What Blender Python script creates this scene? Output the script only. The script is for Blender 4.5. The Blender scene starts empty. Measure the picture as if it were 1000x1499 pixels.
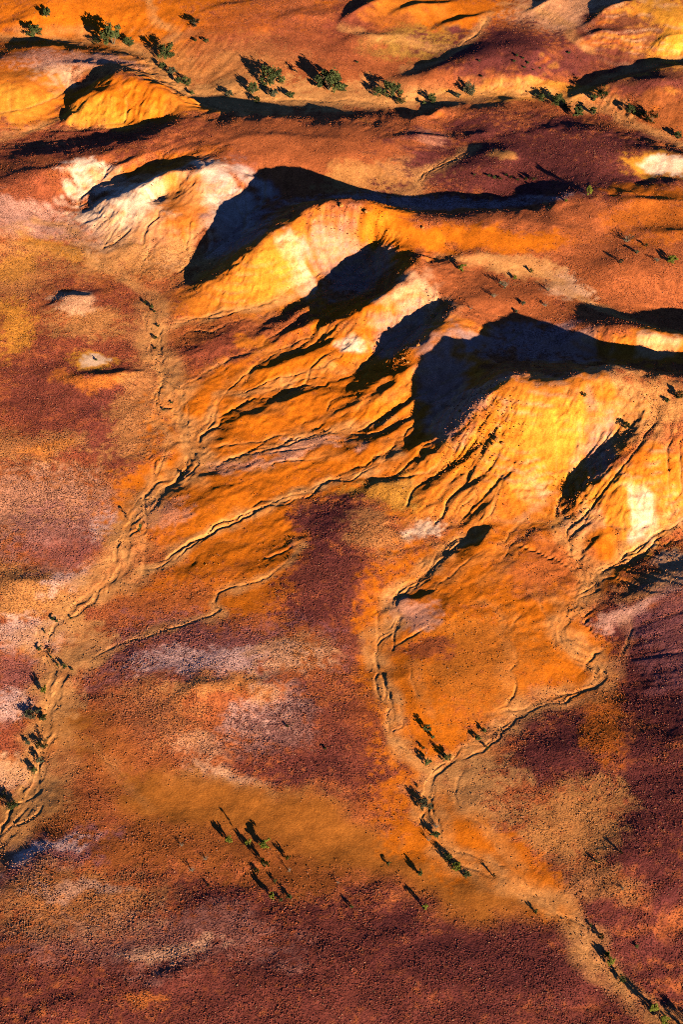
import bpy, math, random, heapq
import numpy as np
R = math.radians
# ------------------------------------------------------------------ camera, sky, sun, exposure
CAM_H = 400.0
PITCH = 44.0
FPX = 2797.0                       # focal length in photograph pixels (photograph is 1000 x 1499)
SUN_EL, SUN_AZ = 14.0, 33.0        # shadows run forward and 33 degrees to the left
SUN_W, SKY_W, EXPO = 5.0, 0.05, 1.5
sc = bpy.context.scene
cam_d = bpy.data.cameras.new('camera')
cam_d.sensor_fit = 'VERTICAL'; cam_d.sensor_height = 36.0
cam_d.lens = 36.0 * FPX / 1499.0
cam_d.clip_start = 1.0; cam_d.clip_end = 60000.0
cam = bpy.data.objects.new('camera', cam_d)
cam.location = (0, 0, CAM_H); cam.rotation_euler = (R(90 - PITCH), 0, 0)
sc.collection.objects.link(cam); sc.camera = cam

w = bpy.data.worlds.new('World'); sc.world = w; w.use_nodes = True
nt = w.node_tree; nt.nodes.clear()
sky = nt.nodes.new('ShaderNodeTexSky'); sky.sky_type = 'NISHITA'; sky.sun_disc = False
sky.altitude = 1500.0; sky.air_density = 0.38; sky.dust_density = 0.0; sky.ozone_density = 5.0
bg = nt.nodes.new('ShaderNodeBackground'); wo = nt.nodes.new('ShaderNodeOutputWorld')
nt.links.new(sky.outputs[0], bg.inputs[0]); nt.links.new(bg.outputs[0], wo.inputs[0])
bg.inputs[1].default_value = SKY_W
sx, sy, sz = math.sin(R(SUN_AZ)) * math.cos(R(SUN_EL)), -math.cos(R(SUN_AZ)) * math.cos(R(SUN_EL)), math.sin(R(SUN_EL))
sky.sun_elevation = R(SUN_EL); sky.sun_rotation = math.atan2(sx, sy)
sun_d = bpy.data.lights.new('sun', 'SUN'); sun_d.energy = SUN_W; sun_d.angle = R(0.53); sun_d.color = (1.0, 0.79, 0.49)
sun = bpy.data.objects.new('sun', sun_d); sc.collection.objects.link(sun)
from mathutils import Vector
sun.rotation_euler = Vector((sx, sy, sz)).to_track_quat('Z', 'Y').to_euler()
sun.location = (sx * 500, sy * 500, sz * 500 + 200)
vs = sc.view_settings; vs.view_transform = 'Standard'; vs.look = 'None'; vs.exposure = EXPO; vs.gamma = 1.0
sc.cycles.use_denoising = False; sc.cycles.filter_width = 1.0
sc.cycles.max_bounces = 3; sc.cycles.diffuse_bounces = 0

# ------------------------------------------------------------------ helpers: pixels of the photograph to metres
CP, SP = math.cos(R(PITCH)), math.sin(R(PITCH))
def at(px, py, z=0.0):
    a, b = px - 500.0, 749.5 - py
    dy, dz = FPX * CP + b * SP, -FPX * SP + b * CP
    t = (z - CAM_H) / dz
    return a * t, dy * t
rng = np.random.default_rng(7)
_perm = np.tile(rng.permutation(256), 3)
_ang = rng.random(256) * 6.28318
_gx, _gy = np.cos(_ang).astype(np.float32), np.sin(_ang).astype(np.float32)
def perlin(x, y, seed=0):
    x = np.asarray(x, np.float32) + seed * 17.37; y = np.asarray(y, np.float32) + seed * 9.71
    xi = np.floor(x); yi = np.floor(y); fx = x - xi; fy = y - yi
    xi = xi.astype(np.int32) & 255; yi = yi.astype(np.int32) & 255
    u = fx * fx * fx * (fx * (fx * 6 - 15) + 10); v = fy * fy * fy * (fy * (fy * 6 - 15) + 10)
    def g(ix, iy, dx, dy):
        h = _perm[_perm[ix & 255] + (iy & 255)]
        return _gx[h] * dx + _gy[h] * dy
    a = g(xi, yi, fx, fy); b = g(xi + 1, yi, fx - 1, fy)
    c = g(xi, yi + 1, fx, fy - 1); d = g(xi + 1, yi + 1, fx - 1, fy - 1)
    return (a + u * (b - a) + v * ((c + u * (d - c)) - (a + u * (b - a)))) * 1.5
def fbm(x, y, seed=0, octv=4, gain=0.5):
    s = 0; a = 1.0; f = 1.0
    for k in range(octv):
        s = s + a * perlin(x * f, y * f, seed + k * 3); a *= gain; f *= 2.03
    return s
def sstep(a, b, x):
    t = np.clip((x - a) / (b - a), 0, 1); return t * t * (3 - 2 * t)
def smooth_line(pts, n=2):
    p = np.array(pts, float)
    for _ in range(n):
        q = [p[0]]
        for a, b in zip(p[:-1], p[1:]): q += [a * .75 + b * .25, a * .25 + b * .75]
        q.append(p[-1]); p = np.array(q)
    return p
def world_line(pts, n=2):
    p = smooth_line(pts, n)
    xy = np.array([at(*q) for q in p])
    return np.column_stack([xy, p[:, 2]])

# ------------------------------------------------------------------ relief: crest lines, gully lines and spot heights (pixel x, pixel y, height in metres)
CREST = [
 # mesa in the middle of the picture: rim and its left spur
 [(425,307,17.5),(440,300,20),(500,301,21),(530,309,20.5),(560,332,17.5),(620,336,16),(680,337,15.2),(740,333,14),(800,330,13.5),(870,322,13)],
 [(425,307,17.5),(414,333,16),(385,355,14.5),(352,377,12.5),(345,390,10.5),(318,404,7.6),(280,418,4.4),(258,425,3.3)],
 # ridge right of the mesa's dark gully
 [(640,385,14.4),(608,374,16.6),(602,399,16.4),(575,423,14.8),(545,444,12.4),(510,465,9.6),(480,480,7.4),(462,490,5.6)],
 [(530,493,8.2),(510,508,6.9),(495,528,5.2),(478,546,4)],
 # spur with the round dark hollow
 [(668,452,15),(650,463,14.8),(632,487,13.4),(610,505,11.4),(585,522,9),(560,537,6.6),(540,546,5)],
 [(572,545,8),(550,565,6.2),(527,590,4.6),(505,605,3.9)],
 # big hill on the right: left spur, back rim, rear ridge
 [(750,545,22.8),(725,570,20.4),(700,594,17.5),(680,616,14),(650,637,10),(620,653,6.8),(590,664,4.6),(568,664,3.6)],
 [(745,546,22.5),(772,550,20.6),(800,554,20.6),(826,552,22.8),(850,547,24.6),(885,540,24),(915,532,25),(960,549,22.5),(1000,555,21.5),(1100,560,20)],
 [(845,490,13.5),(862,487,15),(910,489,16),(955,492,16),(1000,491,16),(1100,500,16)],
 [(925,640,17.5),(905,660,16),(880,690,13),(860,715,9.5),(842,738,6.5),(830,752,4.6)],
 # bank beside the lower gully
 [(722,768,4.4),(690,790,3.6),(655,822,2.8),(625,850,2.3),(600,868,1.9)],
 # pale hill on the left
 [(372,258,9.8),(340,263,11.4),(300,254,13),(270,249,13.2),(240,258,12.4),(215,274,11),(190,287,9.8),(165,292,9),(150,291,8),(130,308,5.3),(105,325,4)],
 [(268,262,10.6),(245,275,9),(225,295,7)],
 # red rise behind, towards the tree-lined creek
 [(230,185,10.5),(270,171,11),(340,172,9.8),(420,175,10.6),(480,174,9.2),(560,178,7.6),(610,172,6.3),(660,158,5.5),(720,145,5),(760,146,5)],
 # hill at upper left
 [(103,151,8),(130,138,10.8),(155,112,13.5),(180,112,14),(210,122,13.5),(240,128,12.4),(258,133,11),(280,141,9),(300,155,6)],
 [(200,130,12.6),(150,145,10.9),(110,165,7.7),(88,180,4.8)],
 [(255,142,12),(235,152,11),(210,168,8.6),(185,178,6.8)],
 [(270,195,11.4),(240,204,10.8),(150,232,9.6),(60,256,8.6),(0,268,8.2),(-80,285,7.6)],
 [(-60,80,7.5),(0,75,7.4),(60,70,7.6),(130,73,7),(190,80,5.6),(215,95,4.4)],
 # mounds at upper right
 [(690,197,6.8),(760,190,7.4),(830,190,7.8),(900,198,7.4),(960,212,6.4),(1000,222,6),(1080,235,6)],
 [(655,300,8.6),(700,303,11),(800,302,13.2),(870,296,13.8),(920,282,12)],
 [(600,113,5.8),(650,98,7.4),(700,87,9),(740,80,9.6),(790,78,9.2)],
 [(838,140,5),(880,126,7.2),(940,106,8.8),(1000,96,9.8),(1080,90,10)],
 [(930,163,5.4),(950,152,6.8),(1000,145,7.6),(1080,140,8)],
 [(925,262,8.6),(960,263,9),(1000,266,9),(1080,268,9)],
 [(715,222,8.6),(735,221,9.2),(755,232,9.2),(762,240,8.6)],
]
GULLY = [
 [(262,240,9.4),(225,256,7.6),(190,270,6),(150,280,4.9),(118,306,4)],
 # west creek
 [(60,325,4.2),(100,330,3.8),(130,382,3.4),(190,410,3),(230,432,2.8),(228,480,2.5),(240,540,2.1),(262,600,1.7),(272,650,1.2),(275,690,.9),(215,735,.5),(172,792,.3),(190,835,0),(130,870,-.2),(78,920,-.5),(62,952,-.6),(100,985,-.7),(70,1040,-.9),(60,1100,-1),(50,1170,-1.1),(0,1240,-1.3),(-80,1300,-1.6)],
 # foot of the mesa's yellow face
 [(230,482,2.5),(270,470,2.9),(330,456,3.4),(385,446,4),(425,430,4.8),(455,414,5.6),(490,388,6.8),(522,370,8),(548,360,9.6)],
 # shadowed hollow left of the mesa, and ground behind it
 [(455,280,8.6),(395,292,7.2),(350,330,5.4),(318,372,4.1),(298,402,3.4),(262,432,3),(230,440,2.8)],
 [(395,292,7.6),(470,286,8.2),(560,294,8),(650,302,8),(740,308,9),(800,313,10.5)],
 [(470,497,4.6),(430,520,3.6),(380,535,3),(330,550,2.6),(270,590,1.9)],
 [(560,430,10.5),(530,440,8.5),(490,462,6),(450,495,4.2),(400,520,3.2)],
 [(638,452,12),(600,478,8),(565,505,5.8),(530,540,3.9),(500,552,3.3),(450,552,2.8),(400,565,2.4),(340,575,2),(318,582,1.8),(300,625,1.4),(275,652,1.1)],
 [(560,618,3.9),(470,637,2.8),(400,655,2),(340,670,1.5),(285,688,.95)],
 [(545,560,5.4),(520,580,4.2),(490,608,3.3),(440,625,2.6),(380,640,2)],
 [(705,525,12),(660,572,8.2),(622,630,5),(572,662,3.2),(530,690,2.6),(480,703,2.1),(400,735,1.6),(330,768,1.1),(270,800,.6),(240,825,.3),(192,836,0)],
 # east creek and its branches
 [(905,618,18),(872,660,12),(846,690,8),(828,722,5.6),(815,745,4.1),(812,765,3.6),(835,800,2.9),(862,830,2.4),(870,870,2.1),(830,895,1.9),(835,935,1.6),(880,968,1.3),(886,998,1.1),(800,1025,.8),(715,1075,.4),(645,1125,.1),(625,1180,-.1),(640,1240,-.4),(700,1275,-.5),(785,1310,-.7),(850,1370,-.9),(920,1440,-1.1),(990,1495,-1.3),(1080,1570,-1.6)],
 [(1060,725,7),(1000,765,5.2),(960,785,4.2),(920,812,3.2),(875,832,2.4)],
 [(740,765,3.4),(700,778,2.8),(660,800,2.3),(628,838,1.9),(600,860,1.7),(570,877,1.5),(588,905,1.35),(545,940,1.1),(555,980,.9),(578,1040,.6),(567,1075,.5),(620,1112,.2),(640,1130,.1)],
 [(440,800,1.8),(400,845,1.4),(320,868,1),(330,895,.9),(270,915,.6),(200,932,.2),(120,970,-.3)],
 [(780,870,2.3),(800,900,2),(745,930,1.7),(760,965,1.4),(755,1000,1.1),(720,1040,.7)],
 [(925,930,1.9),(910,970,1.4),(886,998,1.1)],
 # north creek
 [(-80,50,3.6),(0,52,3.5),(100,57,3.5),(190,66,3.3),(240,100,3.2),(285,150,3),(340,157,3),(430,157,3),(520,152,3),(600,157,3),(680,143,3.1),(760,136,3.3),(830,150,3.5),(890,160,3.5),(950,195,3.3),(1000,212,3.1),(1080,230,3)],
 [(-60,220,3.4),(0,205,3.7),(50,189,4),(86,178,4.3),(130,188,5.2),(185,184,6),(240,172,7.6)],
 [(125,122,7.6),(102,153,5.4),(86,176,4.3)],
 [(545,300,7.7),(600,283,7.5),(608,262,7.3),(650,240,7.2),(700,215,6.6),(690,200,5.4),(640,175,3.6),(600,158,3)],
 [(745,262,8.4),(690,268,7.7),(640,285,7.6)],
 [(640,372,12.6),(700,386,11.8),(770,398,11.3),(850,440,10.8),(1000,486,10),(1100,500,10)],
 [(740,505,11.5),(790,505,11.4),(860,520,11.6),(930,521,12),(1000,526,12.4),(1100,530,12.4)],
 [(600,106,4.2),(640,88,5.4),(690,55,6.4),(720,20,7.4)],
 [(830,142,3.6),(880,118,5),(940,96,5.8),(1000,85,6.4),(1080,75,7)],
]
SPOT = [
 (330,275,9.5),(300,320,7.5),(250,340,6),(170,350,4.6),(230,390,4),(60,290,6.2),(20,330,6),(0,400,5),(150,300,6),
 (300,210,11.4),(400,225,11.6),(500,235,11),(570,215,10),(450,195,11),(330,245,11.8),
 (30,95,9),(60,120,8.6),(20,150,7),(-60,130,9),(0,180,5),(150,20,6.5),(60,20,7),(300,60,6),(230,40,6),(420,50,7),(500,60,6.5),(520,100,5),(400,100,5),(350,120,4),
 (600,40,7.5),(760,110,7),(800,20,8.5),(870,60,8),(930,60,9),(960,30,13),(1000,40,13.5),(900,20,12),(1000,190,4.2),(800,170,5),
 (780,215,7.8),(820,258,10),(850,230,8.8),(950,225,10),(1000,228,10.5),(950,252,7),(1000,254,7),(900,235,9.4),
 (1000,320,11.5),(900,340,12.4),(820,360,13),(900,400,12.3),(1000,400,12),(760,355,13.6),(700,360,14),
 (700,430,13.8),(740,455,12.4),(650,415,14.4),(690,480,14),(740,500,11.8),(620,425,14.3),(800,430,12.3),(900,450,11.8),
 (740,580,20),(800,592,20.6),(860,595,21),(900,600,20.6),(960,600,20.4),(1000,610,20),
 (770,690,9.5),(800,735,4.6),(770,757,3.6),(735,735,5.2),(700,720,5.6),(660,720,4.2),(640,760,2.8),(600,720,3.2),(700,660,10),(660,680,5.6),
 (960,640,18.5),(1000,640,19.3),(1080,640,19),(930,740,9.5),(960,730,10.5),(900,760,6.8),(870,800,3.6),(985,745,8),(1040,690,14),
 (900,870,3),(960,850,5),(1000,830,6),(1000,900,5.6),(940,930,3.1),(1000,1000,4.8),(940,1020,2.6),(1000,1150,5),(920,1150,2.8),(1000,1300,3.2),(900,1300,1.5),(1080,1000,7.6),(1080,1200,6),
 (0,450,4.4),(100,435,4.6),(160,470,3.8),(120,530,4.2),(0,600,3.8),(120,600,3.2),(190,560,2.6),(60,700,2.4),(150,720,1.3),(0,830,1.5),(90,820,.9),(0,950,.6),(30,1020,.1),
 (440,480,5.4),(350,490,4.6),(290,500,3.4),(440,590,3.2),(360,615,2.5),(540,665,3.9),(430,690,2.4),(330,720,1.7),(240,760,1),
 (490,765,3.4),(470,840,2.4),(540,800,3.2),(540,890,2.1),(430,910,1.7),(330,820,1.3),(250,870,.8),(230,970,1.2),(330,980,2.2),(400,990,2.3),(490,960,2.2),(280,1060,1.4),(400,1090,1.6),(500,1060,2),(180,1000,.8),(140,1080,.2),
 (650,900,2.2),(700,850,2.9),(700,950,1.8),(650,1020,1.2),(800,970,1.8),(840,870,2.6),(770,830,3.2),(610,980,1.7),
 (780,1100,1.6),(850,1080,2),(850,1200,1.6),(730,1180,.7),(780,1250,.5),(560,1130,1),(520,1180,1),(680,1200,.3),(600,1220,.4),
 (200,1180,.1),(330,1193,.25),(430,1195,.3),(540,1230,.35),(620,1275,.3),(720,1318,.1),(100,1200,.2),
 (0,1300,.5),(60,1270,.5),(200,1290,2.0),(300,1260,1.5),(400,1330,2.5),(520,1320,1.7),(600,1390,2.3),(760,1400,1.1),(820,1450,1.5),(0,1420,2.6),(200,1420,2.8),(0,1520,3),(300,1520,3),(500,1480,3),(700,1520,2.6),(900,1520,.6),
 (-120,1520,2.6),(-120,1100,1.5),(-120,800,2),(-120,500,5),(-120,200,5),(-120,0,6),(1120,1400,2.5),(300,1650,3),(700,1650,2.5),(0,1650,3),(1000,1650,1),
 (0,-60,7),(300,-60,7),(600,-60,8),(1000,-60,11),(-120,-60,7),(1120,-60,10),(0,-160,7),(500,-160,8),(1000,-160,9),(1120,300,10),(1120,430,11),(1120,800,9),
]
SMALL = [
 [(84,440,5.2),(100,431,6.4),(135,436,4.9)], [(116,542,5.2),(150,547,5.2),(200,541,3.8)], [(266,1016,50.7),(300,1006,51.05),(342,1002,50.8)], [(352,1004,50.7),(385,1002,51),(416,1002,50.7)],
 [(20,250,9),(60,246,10.2),(95,247,9.6),(130,240,9.6)], [(830,570,21.6),(885,562,21.8),(940,573,21),(1000,585,20)], [(664,372,13.6),(710,372,13.6),(758,388,12.6)], [(590,880,2.6),(605,874,3),(640,872,2.6)],
 [(350,607,3.6),(385,602,4),(415,601,3.4)], [(205,1445,3),(245,1432,3.8),(330,1392,3)], [(55,1480,3.4),(85,1470,4.2),(115,1478,3.2)], [(225,215,11.5),(190,228,11.6),(160,243,10.4)], [(205,245,10.6),(170,262,9),(140,272,7.4)],
 [(0,845,2.2),(40,850,2.2),(90,856,1.4)], [(880,850,50.2),(915,838,50.35),(960,815,50.4),(1000,795,50.4)], [(880,890,50.2),(930,872,50.4),(985,840,50.3)],  [(575,700,4.4),(540,708,3.6)], [(650,560,9.4),(640,590,8)],
 [(720,628,13),(690,660,9.5),(655,690,6.2),(620,720,4)], [(745,655,12),(715,690,8.4),(690,730,5.2)], [(735,700,8.4),(718,735,5.6),(700,765,4)], [(800,770,4.6),(765,800,3.8),(720,835,3.2),(690,860,2.8)], [(780,790,4),(730,845,3),(705,870,2.6)],
 [(860,770,5.2),(840,790,3.9)], [(880,760,6.4),(852,790,3.9)], [(890,780,5.6),(862,805,3.4)], [(470,455,8.2),(430,485,5.8),(395,500,4.6)], [(500,440,10),(460,470,7)], [(560,580,6),(520,600,4.5),(470,612,3.6)], [(600,610,6.2),(560,640,4.6),(510,655,3.6)],
 [(620,640,6),(570,668,4.4),(530,675,3.6)],
 [(505,420,51.4),(452,452,52.2),(405,480,51)], [(545,425,51.4),(492,458,52.2),(452,490,51)], [(700,625,51),(650,655,52.2),(602,682,51)], [(722,650,51),(680,680,52),(636,706,51)], [(600,545,51),(570,570,51.9),(540,600,51)], [(622,580,51),(580,610,51.9),(545,633,51)],
 [(460,520,51),(420,535,51.7),(380,548,51)], [(470,575,50.8),(430,586,51.5),(385,592,50.8)], [(760,690,50.8),(735,725,51.5),(712,750,50.8)],
 [(505,28,52),(530,14,53.2),(575,-2,51.5)], [(575,22,51),(610,12,52.6),(660,6,51)], [(790,12,51.2),(812,3,53)], [(865,34,51),(890,18,53.4),(915,4,52)], [(515,53,50.8),(565,56,51.8),(610,63,50.6)], [(640,42,51),(690,30,52.6)], [(425,18,51),(452,24,52),(490,30,50.7)], [(300,14,50.8),(345,9,51)],
 [(80,92,50.7),(140,98,51.6),(190,106,50.5)], [(0,36,51),(40,30,51.2)], [(700,120,50.8),(760,112,51.8),(800,118,50.6)], [(850,62,51.2),(890,50,52.6),(930,62,51)], [(960,70,51.5),(1000,58,53)], [(930,118,50.8),(980,122,52)], [(560,205,50.6),(640,196,51.2),(690,212,50.5)],
 [(900,300,50.9),(960,292,51.3),(1000,300,51)], [(940,342,50.8),(1000,342,51.2)], [(330,205,50.5),(400,198,50.9),(470,205,50.5)],
]
DX = 0.75
X0, X1, Y0, Y1 = -196.0, 196.0, 205.0, 862.0
NX, NY = int((X1 - X0) / DX) + 1, int((Y1 - Y0) / DX) + 1
gx = X0 + np.arange(NX) * DX; gy = Y0 + np.arange(NY) * DX

SUNX, SUNY = math.sin(R(SUN_AZ)), -math.cos(R(SUN_AZ))
def build_base():
    # thin-plate surface through every known height, then sharp residuals along the lines
    pts = []
    lines = [world_line(l, 1) for l in CREST] + [world_line(l) for l in GULLY]
    for l in lines:
        d = np.r_[0, np.cumsum(np.hypot(*np.diff(l[:, :2], axis=0).T))]
        s = np.arange(0, d[-1] + 1e-6, 7.0)
        for t in s: pts.append([np.interp(t, d, l[:, k]) for k in range(3)])
    for s in SPOT: pts.append([*at(*s), s[2]])
    P = np.array(pts); n = len(P)
    def U(r2): return r2 * np.log(r2 + 1e-9) * .5
    d2 = ((P[:, None, :2] - P[None, :, :2]) ** 2).sum(-1) / 1e4
    A = np.zeros((n + 3, n + 3)); A[:n, :n] = U(d2) + np.eye(n) * 2e-3
    A[:n, n] = 1; A[:n, n + 1:] = P[:, :2] / 100; A[n:, :n] = A[:n, n:].T
    wts = np.linalg.solve(A, np.r_[P[:, 2], 0, 0, 0])
    st = 4
    cx, cy = gx[::st], gy[::st]
    CX, CY = np.meshgrid(cx, cy)
    q = np.column_stack([CX.ravel(), CY.ravel()])
    out = np.empty(len(q))
    for i in range(0, len(q), 8000):
        b = q[i:i + 8000]
        dd = ((b[:, None, :] - P[None, :, :2]) ** 2).sum(-1) / 1e4
        out[i:i + 8000] = U(dd) @ wts[:n] + wts[n] + (b / 100) @ wts[n + 1:]
    base_c = out.reshape(CX.shape)
    base = resample(base_c, cx, cy, gx, gy)
    # residual on a 1.5 m grid, membrane with a decay length
    st = 2
    rx, ry = gx[::st], gy[::st]; h = DX * st
    res = np.zeros((len(ry), len(rx))); cnt = np.zeros_like(res)
    for li, l in enumerate(lines):
        d = np.r_[0, np.cumsum(np.hypot(*np.diff(l[:, :2], axis=0).T))]
        ts = np.arange(0, d[-1], .5); jag = (fbm(ts / 8, ts * 0 + li * 3.1, 700, 3, .75) * 1.0) if li < len(CREST) else ts * 0
        for t, jz in zip(ts, jag):
            x, y, z = [np.interp(t, d, l[:, k]) for k in range(3)]
            z += jz; x += jz * .9
            # a natural wobble so that no line runs perfectly straight
            x += .9 * math.sin(t * .21 + l[0, 0]) + .5 * math.sin(t * .53 + l[0, 1]); y += .8 * math.sin(t * .17 + 2 + l[0, 1])
            i, j = int(round((x - X0) / h)), int(round((y - Y0) / h))
            if 0 <= i < len(rx) and 0 <= j < len(ry):
                res[j, i] += z - base[j * st, i * st]; cnt[j, i] += 1
    m = cnt > 0; val = np.where(m, res / np.maximum(cnt, 1), 0)
    u = val.copy(); dec = 1 + (h / 11.0) ** 2 / 4
    for _ in range(260):
        p = np.pad(u, 1, mode='edge')
        u = (p[:-2, 1:-1] + p[2:, 1:-1] + p[1:-1, :-2] + p[1:-1, 2:]) / 4 / dec
        u[m] = val[m]
    base = base + resample(u, rx, ry, gx, gy)
    ridge = np.zeros_like(GX)
    for l in SMALL:
        if l[0][2] > 50:                       # height given above the ground as it lies
            p_ = smooth_line(l, 2); q_ = []
            for a in p_:
                z_ = 25.0; x_, y_ = at(a[0], a[1], z_)
                while z_ > -5 and z_ > float(bil(base, x_, y_)): z_ -= .25; x_, y_ = at(a[0], a[1], z_)
                q_.append((x_, y_, a[2]))
            l = np.array(q_)
        else: l = world_line(l)
        zb = bil(base, l[:, 0], l[:, 1])
        amp_ = np.where(l[:, 2] > 50, l[:, 2] - 50, np.clip(l[:, 2] - zb, .3, 2.2))
        n_ = len(l); taper = np.sin(np.linspace(.15, math.pi - .15, n_)) ** .5
        for k in range(n_ - 1):
            a, b = l[k], l[k + 1]; pad = 12
            i0, i1 = np.searchsorted(gx, [min(a[0], b[0]) - pad, max(a[0], b[0]) + pad]); j0, j1 = np.searchsorted(gy, [min(a[1], b[1]) - pad, max(a[1], b[1]) + pad])
            if i1 <= i0 or j1 <= j0: continue
            S = np.s_[j0:j1, i0:i1]
            dx, dy = b[0] - a[0], b[1] - a[1]; L = math.hypot(dx, dy) + 1e-9
            qx = GX[S] + WX[S] * .25 - a[0]; qy = GY[S] + WY[S] * .25 - a[1]
            t = np.clip((qx * dx + qy * dy) / L / L, 0, 1)
            ex, ey = qx - t * dx, qy - t * dy
            d = np.hypot(ex, ey); sg = ex * -SUNX + ey * -SUNY     # >0 on the side away from the sun
            wd = np.where(sg > 0, 2.2, 6.0)
            v = (amp_[k] * taper[k] * (1 - t) + amp_[k + 1] * taper[k + 1] * t) * np.exp(-(d / wd) ** 1.3)
            ridge[S] = np.maximum(ridge[S], v)
    return base + ridge

def resample(a, ax, ay, bx, by):
    t = np.vstack([np.interp(bx, ax, r) for r in a])
    t = t.T; o = np.empty((t.shape[0], len(by)))
    for i in range(t.shape[0]): o[i] = np.interp(by, ay, t[i])
    return o.T
def blur(a, n=1):
    for _ in range(n):
        p = np.pad(a, 1, mode='edge')
        a = (p[:-2, 1:-1] + 2 * a + p[2:, 1:-1]) / 4
        p = np.pad(a, 1, mode='edge')
        a = (p[1:-1, :-2] + 2 * a + p[1:-1, 2:]) / 4
    return a

GX, GY = np.meshgrid(gx, gy)
WX = fbm(GX / 26, GY / 26, 40, 3) * 5 + fbm(GX / 5, GY / 5, 41, 3) * 1.6
WY = fbm(GX / 26, GY / 26, 45, 3) * 5 + fbm(GX / 5, GY / 5, 46, 3) * 1.6
def bil(a, x, y):
    fx = np.clip((np.asarray(x) - X0) / DX, 0, NX - 1.001); fy = np.clip((np.asarray(y) - Y0) / DX, 0, NY - 1.001)
    i = fx.astype(int); j = fy.astype(int); u = fx - i; v = fy - j
    return (a[j, i] * (1 - u) + a[j, i + 1] * u) * (1 - v) + (a[j + 1, i] * (1 - u) + a[j + 1, i + 1] * u) * v
hgt = build_base()
hgt = blur(hgt, 1)

# ---- soil masks are laid out in metres on the ground
H0 = hgt.copy()
def ground(px, py):
    """the point of the ground that the photograph shows at this pixel"""
    z = 25.0
    x, y = at(px, py, z)
    while z > -5 and z > float(bil(H0, x, y)):
        z -= .25; x, y = at(px, py, z)
    return x, y
def pxscale(py):
    dep = R(PITCH) + math.atan((py - 749.5) / FPX)
    s = CAM_H / math.sin(dep) / FPX / math.cos(math.atan((py - 749.5) / FPX)) ; return s, s / math.sin(dep)
def blob(px, py, rx, ry, rot=0, soft=.62, warp=1.0):
    x, y = ground(px, py); a, b = pxscale(py)
    rx, ry = rx * a, ry * b; c, s = math.cos(R(rot)), math.sin(R(rot))
    r = max(rx, ry) * 2.0 + 12
    out = np.zeros_like(GX)
    i0, i1 = np.searchsorted(gx, [x - r, x + r]); j0, j1 = np.searchsorted(gy, [y - r, y + r])
    if i1 <= i0 or j1 <= j0: return out
    S = np.s_[j0:j1, i0:i1]
    dx = GX[S] + WX[S] * warp - x; dy = GY[S] + WY[S] * warp - y
    d = np.hypot((dx * c + dy * s) / rx, (-dx * s + dy * c) / ry)
    out[S] = 1 - sstep(1 - soft, 1 + soft, d)
    return out
def segdist(wl, warp=0.35, pad=25):
    out = np.full(GX.shape, 99.0)
    for a, b in zip(wl[:-1], wl[1:]):
        i0, i1 = np.searchsorted(gx, [min(a[0], b[0]) - pad, max(a[0], b[0]) + pad]); j0, j1 = np.searchsorted(gy, [min(a[1], b[1]) - pad, max(a[1], b[1]) + pad])
        if i1 <= i0 or j1 <= j0: continue
        S = np.s_[j0:j1, i0:i1]
        px = GX[S] + WX[S] * warp; py = GY[S] + WY[S] * warp
        dx, dy = b[0] - a[0], b[1] - a[1]
        t = np.clip(((px - a[0]) * dx + (py - a[1]) * dy) / (dx * dx + dy * dy + 1e-9), 0, 1)
        out[S] = np.minimum(out[S], np.hypot(px - a[0] - t * dx, py - a[1] - t * dy))
    return out
def stroke(pts, wid, warp=.35, soft=.6):
    wl = np.array([ground(*p) for p in smooth_line(pts, 2)])
    d = segdist(wl, warp)
    return 1 - sstep(wid * (1 - soft), wid * (1 + soft), d)
def union(*a):
    o = a[0]
    for b in a[1:]: o = np.maximum(o, b)
    return o

# where water has cut rills: bare fans and flanks of the hills
rill = union(blob(430,560,200,150,0,.4), blob(600,560,150,150,0,.4), blob(700,720,150,110,0,.5), blob(800,680,120,110,0,.5),
             blob(930,720,100,100,0,.4), blob(370,640,160,110,0,.4), blob(470,400,110,90,0,.5), blob(800,860,90,90,0,.5),
             blob(230,290,130,80,0,.5), blob(160,150,140,60,0,.5), blob(340,780,180,60,30,.4), blob(640,840,110,90,0,.5) * .7)

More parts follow.
